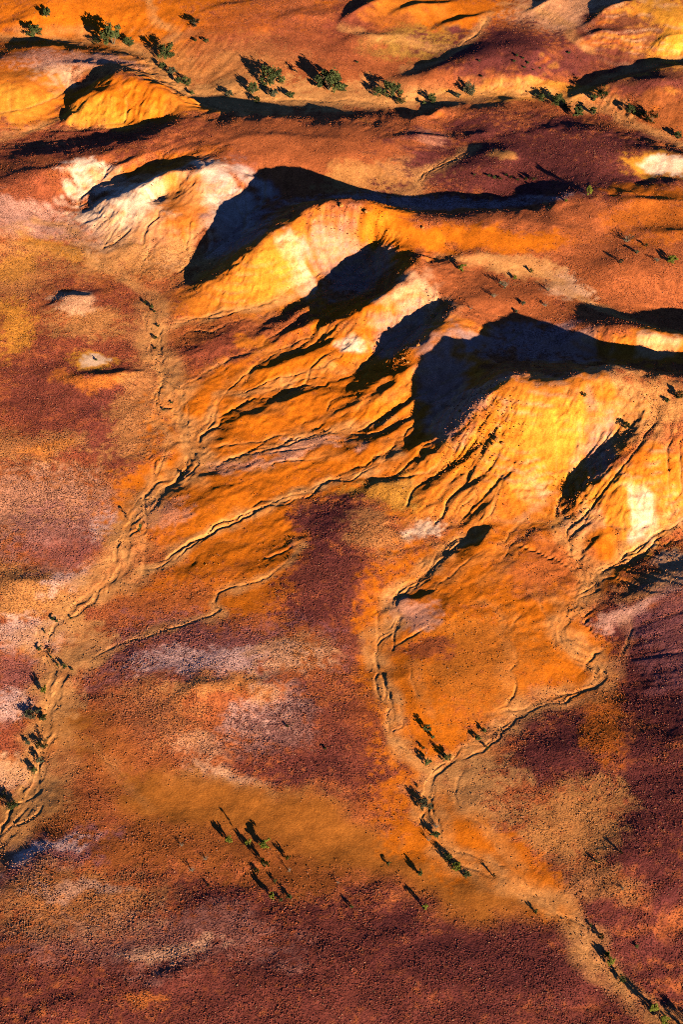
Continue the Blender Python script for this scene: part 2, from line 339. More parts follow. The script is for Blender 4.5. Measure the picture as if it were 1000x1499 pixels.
rill = rill * (1 - .8 * union(blob(800,665,70,60,0,.4), blob(950,740,60,60,0,.4), blob(395,390,80,40,20,.4), blob(640,500,40,40,40,.5), blob(310,800,120,40,30,.4) * .6))
def erode(h, iters, k, kd):
    ny, nx = h.shape; N = ny * nx
    offs = [(-1,-1,1.414),(-1,0,1),(-1,1,1.414),(0,-1,1),(0,1,1),(1,-1,1.414),(1,0,1),(1,1,1.414)]
    for it in range(iters):
        # fill pits (priority flood) so that every cell drains
        f = h.ravel().tolist(); done = bytearray(N); heap = []
        for i in range(nx):
            for c in (i, N - nx + i): heap.append((f[c], c)); done[c] = 1
        for j in range(1, ny - 1):
            for c in (j * nx, j * nx + nx - 1): heap.append((f[c], c)); done[c] = 1
        heapq.heapify(heap); order = []; rec = list(range(N))
        nb = (-nx - 1, -nx, -nx + 1, -1, 1, nx - 1, nx, nx + 1)
        pop, push = heapq.heappop, heapq.heappush
        while heap:
            z, c = pop(heap); order.append(c)
            for o in nb:
                d = c + o
                if 0 <= d < N and not done[d]:
                    done[d] = 1; rec[d] = c
                    if f[d] <= z: f[d] = z + 1e-4
                    push(heap, (f[d], d))
        F = np.array(f).reshape(ny, nx)
        # steepest descent receivers on the filled surface
        best = np.full((ny, nx), 0.0); recv = np.array(rec).reshape(ny, nx); idx = np.arange(N).reshape(ny, nx)
        for dy, dx, L in offs:
            ys, yd = (slice(1, None), slice(None, -1)) if dy == -1 else ((slice(None, -1), slice(1, None)) if dy == 1 else (slice(None), slice(None)))
            xs, xd = (slice(1, None), slice(None, -1)) if dx == -1 else ((slice(None, -1), slice(1, None)) if dx == 1 else (slice(None), slice(None)))
            s = (F[ys, xs] - F[yd, xd]) / L
            b = best[ys, xs]; m = s > b + 1e-9
            b[m] = s[m]; r = recv[ys, xs]; r[m] = idx[yd, xd][m]
        rl = recv.ravel().tolist(); A = [1.0] * N
        srt = np.argsort(F.ravel(), kind='stable').tolist()
        for c in reversed(srt):
            r = rl[c]
            if r != c: A[r] += A[c]
        An = np.array(A).reshape(ny, nx)
        K = (k * rill_k * np.sqrt(np.minimum(An, 6000)) / DX).ravel().tolist()
        hl = h.ravel().tolist()
        for c in srt:
            r = rl[c]
            if r != c and hl[c] > hl[r]:
                q = K[c]; hl[c] = (hl[c] + q * hl[r]) / (1 + q)
        h = np.array(hl).reshape(ny, nx)
        h = h + kd * (blur(h, 1) - h)
    return h, An, recv
# shallow rills that run down the fans, towards the lower left
fu, fv = GX * -.86 + GY * -.51, GX * -.51 + GY * .86
fu = fu + WX * .8; fv = fv + WY * .8
streak = 1 - np.abs(fbm(fu / 22, fv / 4.5, 31, 3, .6)) * 2
hgt = hgt - streak * rill * .14 + fbm(GX / 14, GY / 14, 3, 4) * (.16 + .30 * rill) + fbm(GX / 38, GY / 34, 9, 3) * .75
rill_k = .10 + .90 * rill
hgt, ACC, _ = erode(hgt, 4, .015, .16)
hgt = hgt + fbm(GX / 3.2, GY / 3.2, 23, 2) * (.03 + .035 * rill)
hgt, ACC, RECV = erode(hgt, 2, .020, .06)
def wash(h, seed, steps, stride, res):
    x = np.arange(X0, X1, res); y = np.arange(Y0, Y1, res); QX, QY = np.meshgrid(x.astype(np.float32), y.astype(np.float32))
    b = blur(h, 4); ty, tx = np.gradient(b, DX); L = np.hypot(tx, ty) + 1e-6; tx, ty = -tx / L, -ty / L
    tx, ty = tx.astype(np.float32), ty.astype(np.float32)
    nz = np.random.default_rng(seed).standard_normal((len(y), len(x))).astype(np.float32); nz = blur(nz, 1)
    acc = nz.copy()
    for sgn in (1, -1):
        px, py = QX.copy(), QY.copy()
        for k in range(steps):
            i = np.clip(((px - X0) / DX + .5).astype(np.int32), 0, NX - 1); j = np.clip(((py - Y0) / DX + .5).astype(np.int32), 0, NY - 1)
            px += sgn * stride * tx[j, i]; py += sgn * stride * ty[j, i]
            i = np.clip(((px - X0) / res + .5).astype(np.int32), 0, len(x) - 1); j = np.clip(((py - Y0) / res + .5).astype(np.int32), 0, len(y) - 1)
            acc += nz[j, i]
    acc = blur(acc, 1); acc /= acc.std()
    return acc.astype(np.float64), res
def bil_r(a, res, x, y):
    fx = np.clip((x - X0) / res, 0, a.shape[1] - 1.001); fy = np.clip((y - Y0) / res, 0, a.shape[0] - 1.001)
    i = fx.astype(int); j = fy.astype(int); u = fx - i; v = fy - j
    return (a[j, i] * (1 - u) + a[j, i + 1] * u) * (1 - v) + (a[j + 1, i] * (1 - u) + a[j + 1, i + 1] * u) * v
WASH, WRES = wash(hgt, 3, 16, .6, .5)
WASHG = bil_r(WASH, WRES, GX, GY)
WASH2, WR2 = wash(hgt, 8, 12, 1.3, 1.0)
SLF = sstep(.12, .4, np.hypot(*np.gradient(blur(hgt, 3), DX)))
hgt = hgt + np.clip(bil_r(WASH2, WR2, GX, GY), -1.8, 1.0) * .20 * SLF * (.35 + .65 * rill)
CHAN = sstep(4.2, 7.5, np.log(ACC))              # where the water gathers

# authored creeks are cut a little deeper, with a flat sandy bed and steep banks
CREEKS = [
 ([(228,440),(222,480),(238,540),(262,600),(272,650),(275,690),(215,735),(172,792),(190,835),(130,870),(78,920),(62,952),(100,985),(70,1040),(60,1100),(50,1170),(0,1240),(-60,1290)], 2.2, .42),
 ([(240,540),(225,600),(255,650),(200,740),(160,780)], .7, .25),
 ([(230,482),(270,470),(330,456),(385,446),(425,430)], .8, .45),
 ([(572,662),(530,690),(480,703),(440,722),(400,735),(370,752),(330,768),(300,782),(270,800),(240,825),(195,835)], .9, .6),
 ([(560,618),(470,637),(400,655),(340,670),(285,688)], .8, .3),
 ([(500,552),(450,552),(400,565),(340,575),(318,582),(312,605),(300,628),(275,652)], .7, .35),
 ([(440,800),(400,845),(345,858),(320,868),(316,880),(330,895),(270,915),(200,932),(120,970)], .7, .35),
 ([(812,765),(835,800),(862,830),(868,860),(855,885),(830,905),(822,925),(840,950),(880,968),(886,998),(850,1012),(800,1025),(755,1045),(715,1075),(680,1100),(645,1125),(632,1150),(625,1180),(632,1215),(640,1240),(700,1275),(785,1310),(850,1370),(920,1440),(990,1495),(1060,1550)], 1.5, .34),
 ([(920,905),(925,930),(910,970),(890,998)], .6, .3),
 ([(1030,745),(1000,765),(960,785),(920,812),(875,832),(860,850)], .8, .5),
 ([(700,778),(660,800),(628,838),(600,860),(570,877),(588,905),(545,940),(555,980),(578,1040),(567,1075),(600,1100),(640,1122)], 1.15, .45),
 ([(780,860),(800,900),(830,915)], .6, .3), ([(745,930),(760,965),(742,985),(755,1010),(720,1050)], .6, .3),
 ([(600,283),(608,262),(650,240),(700,215)], .9, .3),
 ([(690,1100),(675,1140),(665,1180),(730,1230),(770,1290)], 1.0, .12),
 ([(60,328),(100,330),(115,360),(130,382),(190,410),(225,432)], .8, .3),
 ([(0,205),(50,189),(86,178)], .8, .35),
 ([(215,-10),(222,25),(245,42),(257,50),(240,62)], .7, .3), ([(250,80),(330,85),(400,90),(405,102),(390,110)], .6, .2), ([(500,38),(560,55),(600,64),(650,72)], .8, .2), ([(745,5),(790,18),(835,35),(845,55),(870,75)], .8, .2),
 ([(600,106),(640,88),(690,55),(720,20)], .9, .3), ([(830,142),(880,118),(940,96),(1000,85)], .8, .3), ([(640,372),(700,386),(770,398),(815,416),(845,438),(900,462),(1000,486)], .9, .3),
 ([(-20,52),(100,57),(190,66),(240,100),(285,148),(340,150),(430,147),(520,147),(600,150),(680,138),(760,131),(830,145),(890,160),(950,195),(1000,212)], 1.6, .3),
 ([(640,1240),(680,1250),(740,1262),(785,1300)], .6, .3),
]
RILLS = [
 [(250,583),(280,556),(310,535),(349,523),(382,517),(418,506),(460,490),(500,478)], [(274,640),(304,619),(320,586),(346,553),(376,535),(406,514),(460,502),(514,484),(550,460)], [(322,583),(349,580),(376,574),(406,556),(454,550),(490,529),(529,493)],
 [(376,574),(418,562),(448,559),(490,559),(520,544),(550,529)], [(352,586),(394,589),(430,574),(466,565)], [(274,661),(319,652),(358,652),(394,640),(442,634),(478,616),(520,598),(550,574)], [(319,598),(376,600),(412,597)], [(442,634),(478,646),(514,643),(550,634),(600,615)], [(358,670),(406,661),(442,658),(484,646)],
 [(480,704),(510,700),(555,700),(579,703),(615,700),(640,680),(660,655)], [(591,769),(621,748),(639,730),(672,706),(702,676),(720,658)], [(615,781),(627,760),(654,742),(684,718),(700,690)], [(660,769),(675,745),(696,718),(705,709)], [(672,778),(720,760),(732,706),(740,690)],
 [(582,863),(624,838),(666,835),(696,814),(729,796),(762,766),(780,757)], [(702,850),(738,820),(753,784),(780,778)], [(624,868),(666,838),(714,802)], [(835,802),(832,832),(862,850),(865,889)], [(802,880),(844,859),(865,850)], [(823,787),(850,766),(868,745)], [(838,802),(862,781),(880,757)],
 [(560,650),(585,640),(615,618)], [(300,690),(360,690),(430,672),(500,668)], [(520,690),(560,676),(610,668),(650,650)], [(560,585),(590,565),(610,540)], [(500,608),(540,590),(560,560)], [(215,330),(222,360),(200,400)], [(180,320),(160,350),(150,375)], [(270,400),(300,385),(320,372)], [(245,425),(300,395),(330,380)],
 [(600,970),(610,1010),(640,1050)], [(760,900),(745,930)], [(640,900),(600,930),(560,950)], [(700,880),(740,900),(745,930)], [(580,1000),(590,1060),(610,1090)], [(120,1080),(180,1140),(225,1180)],
]
CREEKS = CREEKS + [(r_, .62, .34) for r_ in RILLS]
sandy = np.zeros_like(GX); THREADS = []
seen = np.zeros(GX.size, bool); rl_ = RECV.ravel(); ac_ = ACC.ravel(); rf_ = rill.ravel(); sl_ = np.hypot(*np.gradient(blur(hgt, 4), DX)).ravel()
cand = np.flatnonzero((rf_ > .35) & (ac_ > 14) & (ac_ < 60)); np.random.default_rng(4).shuffle(cand)
for c in cand[:420]:
    path = []
    while len(path) < 240 and rf_[c] > .12 and sl_[c] > .055:
        path.append(c); stop = seen[c]; seen[c] = True
        if stop or rl_[c] == c: break
        c = rl_[c]
    if len(path) < 14: continue
    path = np.array(path); X_, Y_ = gx[path % NX], gy[path // NX]
    k_ = np.ones(7) / 7; pad_ = lambda v: np.convolve(np.r_[[v[0]] * 3, v, [v[-1]] * 3], k_, 'valid')
    a_ = ac_[path]; tp = np.minimum(1, np.arange(len(path)) / 10 + .1)
    THREADS.append(np.column_stack([pad_(X_), pad_(Y_), np.clip(.10 + .005 * np.sqrt(a_), .10, .34) * tp, np.clip(.05 + .009 * np.sqrt(a_), .05, .24) * tp])[::1])
rr = random.Random(5)
def wander(n, step, seed, wav):
    return fbm(np.arange(n) * step / wav, np.full(n, seed * 3.3), 200 + seed % 50, 3)
for ci, (pts, wid, dep) in enumerate(CREEKS):
    wl = np.array([ground(*p) for p in smooth_line(pts, 2)])
    d = np.r_[0, np.cumsum(np.hypot(*np.diff(wl, axis=0).T))]
    t = np.arange(0, d[-1], 1.0); n = len(t)
    cx, cy = np.interp(t, d, wl[:, 0]), np.interp(t, d, wl[:, 1])
    tx, ty = np.gradient(cx), np.gradient(cy); L = np.hypot(tx, ty) + 1e-9; nx_, ny_ = -ty / L, tx / L
    nth = 5 if wid > 1.1 else (3 if wid > .75 else 1)
    for q in range(nth):
        off = wander(n, 1.0, ci * 5 + q, 22) * (1.2 + 2.1 * wid * (q > 0)) + wander(n, 1.0, ci * 7 + q + 3, 7) * .55
        ww = wid * (.34 if q == 0 else .17) * np.clip(1 + .8 * wander(n, 1.0, ci + q * 11 + 9, 13), .3, 2)
        dd = dep * (.62 if q == 0 else .45) * np.clip(.62 + 1.3 * wander(n, 1.0, ci + q * 13 + 5, 25), .06, 1.4)
        dd *= np.minimum(1, np.minimum(np.arange(n) + 1, np.arange(n)[::-1] + 1) / 12)
        THREADS.append(np.column_stack([cx + nx_ * off, cy + ny_ * off, ww, dd]))
    ds = segdist(wl, .5, wid * 8 + 4)
    wv = wid * (1.0 + .7 * fbm(GX / 11, GY / 11, 60, 3))
    sandy = np.maximum(sandy, (1 - sstep(wv * 1.3, wv * 4.2, ds)) * np.clip(.75 + .6 * fbm(GX / 6, GY / 6, 64, 3), 0, 1) * min(1, .4 + dep) * (1 if wid > .65 else .3))
face = union(blob(800,660,85,75,0,.4), blob(950,720,70,60,0,.4), blob(400,385,90,40,20,.4) * .5, blob(960,30,70,40,0,.5))
hgt = hgt + face * .06 * np.sin((hgt + fbm(GX / 15, GY / 15, 610, 2) * .6) * 4.2)
SLY, SLX = np.gradient(blur(hgt, 1), DX); SLOPE = np.hypot(SLX, SLY)

# ------------------------------------------------------------------ soil colours (pigment, plus a shade tint on the back slopes), laid out in metres on the ground
C = dict(orange=(.55,.140,.008), brown=(.30,.088,.022), rust=(.36,.098,.034), gold=(.58,.172,.020), yellow=(.64,.265,.032), pale=(.70,.39,.24),
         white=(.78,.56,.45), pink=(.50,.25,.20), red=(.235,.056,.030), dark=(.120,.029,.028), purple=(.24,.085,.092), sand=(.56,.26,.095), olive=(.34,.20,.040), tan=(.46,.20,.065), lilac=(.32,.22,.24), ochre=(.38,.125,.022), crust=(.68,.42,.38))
COL = np.empty(GX.shape + (3,)); COL[:] = C['rust']
PEB = np.full(GX.shape, .75)
BRK = fbm(GX / 12, GY / 8, 300, 4, .65); BRK2 = fbm(GX / 2.0, GY / 2.0, 310, 2, .8)
SL0 = np.hypot(*np.gradient(blur(hgt, 3), DX)); SLW = sstep(.07, .25, SL0)
RAG = BRK * .42 + BRK2 * .8 * (1 - SLW) + WASHG * .20 * SLW
def paint(mask, col, s=1.0, peb=None, ragged=True):
    jj = np.flatnonzero(mask.any(1)); ii = np.flatnonzero(mask.any(0))
    if not len(jj): return
    B = np.s_[jj[0]:jj[-1] + 1, ii[0]:ii[-1] + 1]
    paint_box(mask[B], col, s, peb, ragged, B)
def paint_box(mask, col, s, peb, ragged, B):
    mask = sstep(.14, .86, mask + RAG[B] * np.minimum(1, mask * (1.15 - mask) * 4)) if ragged else mask
    s = min(1, s * 1.25)
    m = (mask * s)[..., None]
    COL[B] = COL[B] * (1 - m) + np.array(C[col]) * m
    if peb is not None: PEB[B] = PEB[B] * (1 - mask * s) + peb * mask * s
n1 = fbm(GX / 30, GY / 30, 70, 4); n2 = fbm(GX / 9, GY / 9, 74, 4); n3 = fbm(GX / 60, GY / 22, 78, 3)
paint(sstep(.1, .6, n1), 'brown', .5); paint(sstep(.15, .7, n2), 'red', .5)
# plateaus and far ground
paint(blob(450,220,230,50), 'rust', .8, .35); paint(blob(520,90,300,60), 'rust', .7, .3); paint(blob(150,40,200,50), 'orange', .8, .2)
paint(blob(260,105,160,40), 'tan', .5, .2); paint(blob(340,150,140,30), 'sand', .6, .1); paint(blob(520,145,220,20), 'sand', .6, .1)
paint(blob(660,20,160,30), 'orange', .8, .1); paint(blob(620,68,70,20), 'olive', .6); paint(blob(530,20,50,22), 'red', .8, .4); paint(blob(590,15,50,18), 'gold', .8, 0.); paint(blob(420,50,160,30), 'red', .4, .5); paint(blob(700,115,110,20), 'rust', .6, .4); paint(blob(840,90,130,50), 'rust', .7, .4)
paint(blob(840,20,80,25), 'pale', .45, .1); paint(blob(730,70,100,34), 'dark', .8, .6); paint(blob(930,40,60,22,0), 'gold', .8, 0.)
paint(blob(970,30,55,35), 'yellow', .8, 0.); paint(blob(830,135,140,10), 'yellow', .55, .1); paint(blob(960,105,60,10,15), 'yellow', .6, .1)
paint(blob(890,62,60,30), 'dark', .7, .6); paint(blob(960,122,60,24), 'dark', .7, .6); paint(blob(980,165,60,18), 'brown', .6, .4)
paint(blob(30,110,50,50), 'orange', .7, .1); paint(blob(70,115,36,22,-30), 'pale', .8, 0.); paint(blob(30,150,50,40), 'gold', .85, 0.); paint(blob(15,160,30,22), 'yellow', .6, 0.)
paint(blob(110,85,90,14), 'pink', .6, .5); paint(blob(170,145,80,26), 'orange', .8, .05); paint(blob(140,170,60,14), 'yellow', .6, 0.); paint(blob(280,155,40,14), 'gold', .9, 0.)
paint(blob(100,210,160,26), 'red', .8, .7); paint(blob(40,285,90,40), 'red', .5, .7); paint(blob(40,320,80,25), 'pink', .7, .6)
paint(blob(640,200,40,18), 'pink', .4, .2); paint(blob(560,265,90,22), 'tan', .7, .2); paint(blob(630,250,60,16), 'sand', .6, .1)
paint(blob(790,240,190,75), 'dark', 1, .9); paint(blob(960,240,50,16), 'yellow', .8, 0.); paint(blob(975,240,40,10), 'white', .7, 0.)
paint(blob(740,230,22,9), 'tan', .9, .1); paint(blob(960,280,60,12), 'orange', .7, .1)
paint(blob(860,340,140,40), 'rust', .7, .4); paint(blob(720,350,120,16), 'orange', .9, .1); paint(blob(940,400,100,60), 'rust', .6, .5); paint(blob(960,320,60,30), 'orange', .5, .2)
paint(blob(700,430,110,50), 'rust', .75, .2); paint(blob(820,420,40,14,-30), 'pale', .6, .1); paint(blob(760,395,60,12,-20), 'sand', .6, .1); paint(blob(930,500,100,20), 'gold', .9, 0.); paint(blob(950,500,40,10,0), 'pale', .5, 0.)
# mesa
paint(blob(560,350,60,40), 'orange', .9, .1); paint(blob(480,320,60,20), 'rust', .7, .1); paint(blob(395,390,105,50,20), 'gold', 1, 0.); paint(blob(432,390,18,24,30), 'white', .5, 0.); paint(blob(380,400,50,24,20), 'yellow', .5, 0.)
paint(blob(310,430,80,24,10), 'gold', .8, 0.); paint(blob(340,320,60,60), 'red', .5, .1)
# pale hill on the left
paint(blob(230,310,110,55), 'pale', .85, .05); paint(blob(175,305,55,32), 'white', .5, 0.); paint(blob(325,280,50,26,-10), 'white', .6, 0.); paint(blob(270,295,42,30), 'gold', .7, 0.); paint(blob(250,340,60,26), 'orange', .45, .05)
paint(blob(130,262,40,20,30), 'white', .7, .1); paint(blob(190,255,70,14,20), 'orange', .5, .3); paint(blob(240,385,80,24,10), 'tan', .6, .6); paint(blob(160,370,50,40), 'tan', .6, .3); paint(blob(150,345,40,20), 'pale', .35, .2)
paint(blob(255,232,60,10), 'orange', .5, .3); paint(blob(80,345,60,14), 'pink', .5, .3); paint(blob(70,365,50,10,-20), 'yellow', .6, .2); paint(blob(30,400,70,50), 'tan', .5, .6); paint(blob(20,390,40,20), 'yellow', .35, .5)
# west plain
paint(blob(120,600,170,170), 'red', .85, .9); paint(blob(170,640,60,60), 'dark', .45, 1.); paint(blob(100,570,90,40), 'dark', .35, 1.); paint(blob(10,480,30,40), 'yellow', .55, .5); paint(blob(120,470,60,20), 'tan', .6, .5); paint(blob(105,440,30,14), 'pale', .5, .2); paint(blob(135,522,30,10), 'yellow', .95, 0.); paint(blob(140,520,18,5), 'white', .6, 0.); paint(blob(140,548,40,12), 'gold', .5, .3)
paint(blob(40,655,90,24), 'tan', .45, .9); paint(blob(60,665,40,12), 'gold', .4, .8); paint(blob(60,735,130,55), 'tan', .4, 1.); paint(blob(50,740,110,45), 'pink', .35, 1.); paint(blob(200,610,40,80,0), 'tan', .5, .6)
paint(blob(40,870,70,50), 'tan', .65, .8); paint(blob(35,930,40,30), 'crust', .5, .8); paint(blob(110,790,90,50), 'purple', .5, .9); paint(blob(150,770,24,24), 'crust', .5, .6); paint(blob(120,850,60,12,35), 'crust', .55, .5)
paint(blob(30,1000,60,40), 'purple', .5, .8); paint(blob(15,1030,35,20), 'crust', .55, .5); paint(blob(20,1070,50,25), 'red', .7, .8); paint(blob(15,1130,40,35), 'pale', .65, .4)
# rilled fans
fan = union(blob(430,590,190,110,10,.3), blob(540,620,160,120,15,.3), blob(600,520,90,110,30,.4), blob(330,690,150,70,20,.4), blob(310,810,150,60,30,.35), blob(390,790,80,60,30,.4))
paint(union(fan, blob(330,720,170,60,22,.4), blob(330,830,150,55,28,.4)), 'orange', 1, .04)
paint(blob(330,500,90,26,25), 'red', .8, .5); paint(blob(300,480,60,16,20), 'brown', .6, .5); paint(blob(400,478,40,22,30), 'rust', .6, .3); paint(blob(378,500,14,14,40), 'gold', .8, 0.)
paint(blob(515,515,24,10,40), 'white', .8, 0.); paint(blob(620,470,40,20), 'pale', .4, .05); paint(blob(600,430,40,22,20), 'pale', .5, .05); paint(blob(640,490,50,50,50), 'gold', .7, 0.); paint(blob(590,580,40,50,50), 'gold', .7, 0.)
paint(blob(450,655,60,10,12), 'pink', .6, .4); paint(blob(340,680,60,10,12), 'pink', .5, .5); paint(blob(640,455,12,8), 'brown', .6, .1); paint(blob(560,560,40,26,45), 'orange', .8, 0.); paint(blob(245,745,40,24), 'pink', .4, .7)
paint(blob(200,825,60,26,30), 'rust', .7, .7); paint(blob(250,880,110,30,25), 'rust', .6, .6); paint(blob(400,860,70,40), 'orange', .7, .1)
# big hill on the right
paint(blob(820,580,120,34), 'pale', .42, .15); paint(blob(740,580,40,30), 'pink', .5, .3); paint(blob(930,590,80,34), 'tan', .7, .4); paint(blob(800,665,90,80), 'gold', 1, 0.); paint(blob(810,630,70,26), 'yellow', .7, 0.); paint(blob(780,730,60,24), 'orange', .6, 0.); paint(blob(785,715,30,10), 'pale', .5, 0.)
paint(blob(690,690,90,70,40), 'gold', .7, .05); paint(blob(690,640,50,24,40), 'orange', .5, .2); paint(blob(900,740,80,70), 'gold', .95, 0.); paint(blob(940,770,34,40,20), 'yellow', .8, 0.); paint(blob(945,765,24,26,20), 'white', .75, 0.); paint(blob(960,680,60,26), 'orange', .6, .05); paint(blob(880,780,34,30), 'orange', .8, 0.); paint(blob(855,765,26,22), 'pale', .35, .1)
paint(blob(600,740,40,30), 'gold', .5, .3); paint(blob(620,775,26,14), 'white', .65, .1); paint(blob(555,715,60,26,20), 'olive', .5, .6)
paint(blob(490,770,55,40), 'dark', .8, 1.); paint(blob(490,850,80,65), 'dark', .75, 1.); paint(blob(560,790,60,24,-30), 'tan', .5, .7); paint(blob(510,920,80,60), 'dark', .55, .9)
fan2 = union(blob(720,830,120,60,15,.4), blob(700,950,130,100,0,.35), blob(820,870,70,90,0,.4), blob(640,920,80,60,0,.4), blob(800,950,90,70), blob(630,1030,80,80), blob(590,980,60,120), blob(700,880,150,80), blob(560,1080,60,90))
paint(fan2, 'orange', 1, .05); paint(blob(700,970,90,70), 'ochre', .55, .3); paint(blob(800,830,70,40), 'rust', .6, .3); paint(blob(620,890,34,16), 'pink', .6, .1); paint(blob(620,945,40,20), 'red', .6, .5)
paint(blob(930,880,70,30,20), 'dark', .8, .9); paint(blob(985,840,36,30), 'pale', .7, .1); paint(blob(930,890,50,18,20), 'pink', .85, .4); paint(blob(960,850,60,20,20), 'tan', .5, .4); paint(blob(960,1000,80,90), 'dark', .8, .8); paint(blob(1000,930,60,80), 'purple', .5, .7)
paint(blob(820,1100,110,65), 'dark', .85, 1.); paint(blob(960,1180,80,130), 'dark', .8, 1.); paint(blob(840,1210,70,65,-30), 'tan', .62, .4); paint(blob(890,1060,30,60), 'orange', .5, .4); paint(blob(690,1170,60,70,0), 'sand', .6, .1); paint(blob(560,1080,50,100,0), 'orange', .75, .15); paint(blob(660,1230,90,36,-20), 'orange', .8, .05); paint(blob(700,1270,80,12,-15), 'sand', .5, .05)
# middle and lower plains
paint(blob(300,960,170,60), 'purple', .6, 1.); paint(blob(330,970,120,24), 'crust', .5, 1.); paint(blob(320,1010,60,14), 'orange', .5, .3); paint(blob(420,965,60,30), 'tan', .5, .7); paint(blob(250,1040,120,40), 'rust', .6, 1.); paint(blob(400,1050,50,40,30), 'crust', .5, .9); paint(blob(300,1090,60,24,0), 'pale', .35, .9); paint(blob(230,1050,70,50), 'tan', .35, .9); paint(blob(340,1140,80,14,-15), 'pale', .55, .3)
paint(blob(470,1080,110,70), 'dark', .6, 1.); paint(blob(490,1130,80,50), 'dark', .5, 1.); paint(blob(330,1008,80,12), 'sand', .4, .2); paint(blob(180,1060,100,30), 'dark', .35, 1.)
paint(blob(190,1130,110,50,-20), 'rust', .8, .4); paint(blob(330,1170,140,24,-10), 'tan', .6, .3); paint(blob(110,1100,50,70,0), 'rust', .5, .6); paint(blob(40,1190,50,40), 'tan', .8, .05)
paint(blob(500,1430,640,140), 'dark', .72, 1.); paint(blob(300,1240,300,30,-8), 'brown', .7, .4); paint(blob(420,1270,80,36), 'brown', .8, .2); paint(blob(60,1260,100,30,25), 'purple', .7, 1.); paint(blob(60,1252,70,12,25), 'crust', .7, .5); paint(blob(110,1300,60,10,10), 'lilac', .6, .8); paint(blob(100,1320,130,50), 'tan', .4, 1.); paint(blob(200,1380,200,40), 'pink', .18, 1.); paint(blob(250,1395,60,12), 'pale', .4, .9); paint(blob(205,1465,36,14), 'gold', .35, .9); paint(blob(760,1400,200,70), 'dark', .6, 1.); paint(blob(830,1300,70,30), 'dark', .7, 1.); paint(blob(880,1290,60,30), 'tan', .4, .7)
paint(stroke([(110,1060),(180,1130),(250,1180),(330,1195),(430,1200),(540,1238),(640,1288),(720,1312),(790,1325)], 7.5, 1.0, .6), 'ochre', .95, .0, ragged=False)
paint(stroke([(640,1180),(690,1230),(760,1285),(800,1315)], 7, 1.0, .7), 'orange', .7, .06); paint(blob(690,1150,34,44), 'sand', .5, .1); paint(blob(640,1240,70,44,-20), 'orange', .9, .05)
paint(blob(150,1110,60,60,-30), 'rust', .5, .6); paint(blob(110,1010,30,40,30), 'sand', .6, .1); paint(blob(110,940,36,30,30), 'sand', .6, .1)
for q in ((350,325,44,52), (505,405,50,34), (590,490,36,30), (655,575,44,70), (790,505,90,24), (620,300,180,12), (880,660,24,34)): paint(blob(*q), 'lilac', .5)  # lilac over the shadowed back slopes, painted in to turn their shade navy
# creeks: pale sand in the beds, rust on the banks
paint(sandy, 'sand', .8, .08, ragged=False)
paint(CHAN * rill, 'sand', .12, .1)
# bedding layers crop out on the steep flanks, at their own levels
band = .5 + .5 * np.sin(hgt * 2.1 + n2 * 1.6 + n1 * 2)
steep = sstep(.28, .6, SLOPE)
paint(steep * sstep(.55, .95, band), 'yellow', .25); paint(steep * sstep(.6, .95, 1 - band), 'orange', .35)
bnd2 = .5 + .5 * np.sin((hgt + fbm(GX / 15, GY / 15, 610, 2) * .6) * 4.2 + 1)
paint(face * sstep(.5, .95, bnd2) * sstep(-.3, .3, n2), 'yellow', .35, ragged=False); paint(face * sstep(.75, .98, 1 - bnd2) * sstep(-.2, .4, n2), 'pale', .35, ragged=False)
COL *= (1 + np.clip(WASHG, -2, 2) * .07 * SLW)[..., None]
PEB *= 1 - .8 * steep

# ------------------------------------------------------------------ ground sheet: fine in front of the camera, coarser to the horizon
NC, NR = 860, 1180
def axis(fine0, fine1, n, coarse_lo, coarse_hi):
    return np.concatenate([coarse_lo, np.linspace(fine0, fine1, n), coarse_hi])
vrow = np.concatenate([-np.geomspace(1500, 90, 26)[:-1] - 0, np.linspace(-90, 1590, NR)[0:], np.linspace(1650, 4200, 14)])
vrow = np.clip(vrow, 749.5 - FPX * math.tan(R(PITCH)) + 14, 4200)[::-1]
ucol = np.concatenate([-np.geomspace(25, .63, 16)[:-1], np.linspace(-.62, .62, NC), np.geomspace(.63, 25, 16)[1:]])
yy = np.array([at(500, v)[1] for v in vrow]); 
dist = np.hypot(yy, CAM_H) / FPX * 1000
wid = np.maximum(dist, 120)
VX = ucol[None, :] * wid[:, None] ; VY = np.repeat(yy[:, None], len(ucol), 1)
def cubic(a, x, y):
    fx = np.clip((x - X0) / DX, 1, NX - 3.001); fy = np.clip((y - Y0) / DX, 1, NY - 3.001)
    i = fx.astype(int); j = fy.astype(int); u = fx - i; v = fy - j
    def wt(t): return [(-t + 2*t*t - t**3) / 2, (2 - 5*t*t + 3*t**3) / 2, (t + 4*t*t - 3*t**3) / 2, (t**3 - t*t) / 2]
    wu, wv = wt(u), wt(v); o = 0
    for q in range(4):
        r = 0
        for p in range(4): r = r + wu[p] * a[j + q - 1, i + p - 1]
        o = o + wv[q] * r
    return o
edge = np.minimum(np.minimum(VX - X0, X1 - VX), np.minimum(VY - Y0, Y1 - VY))
inn = sstep(0, 25, edge)
far = 5 + fbm(VX / 120, VY / 120, 90, 4) * 6
VZ = cubic(hgt, VX, VY) * inn + far * (1 - inn)
rl = bil(rill, VX, VY) * inn; pb = bil(PEB, VX, VY) * inn + .6 * (1 - inn)
fine = inn
hv_ = bil(sstep(.25, .5, blur(SLOPE, 2)), VX, VY) * inn
ws_ = bil(SLW, VX, VY) * inn
VZ = VZ + ws_ * np.clip(bil_r(WASH, WRES, VX, VY), -2, 1.2) * (.06 + .10 * rl)
VZ = VZ - hv_ * (np.abs(fbm(VX / 4.5, VY / 4.5, 800, 3, .65)) * .5 + np.abs(fbm(VX / 11, VY / 11, 820, 2, .6)) * .5)
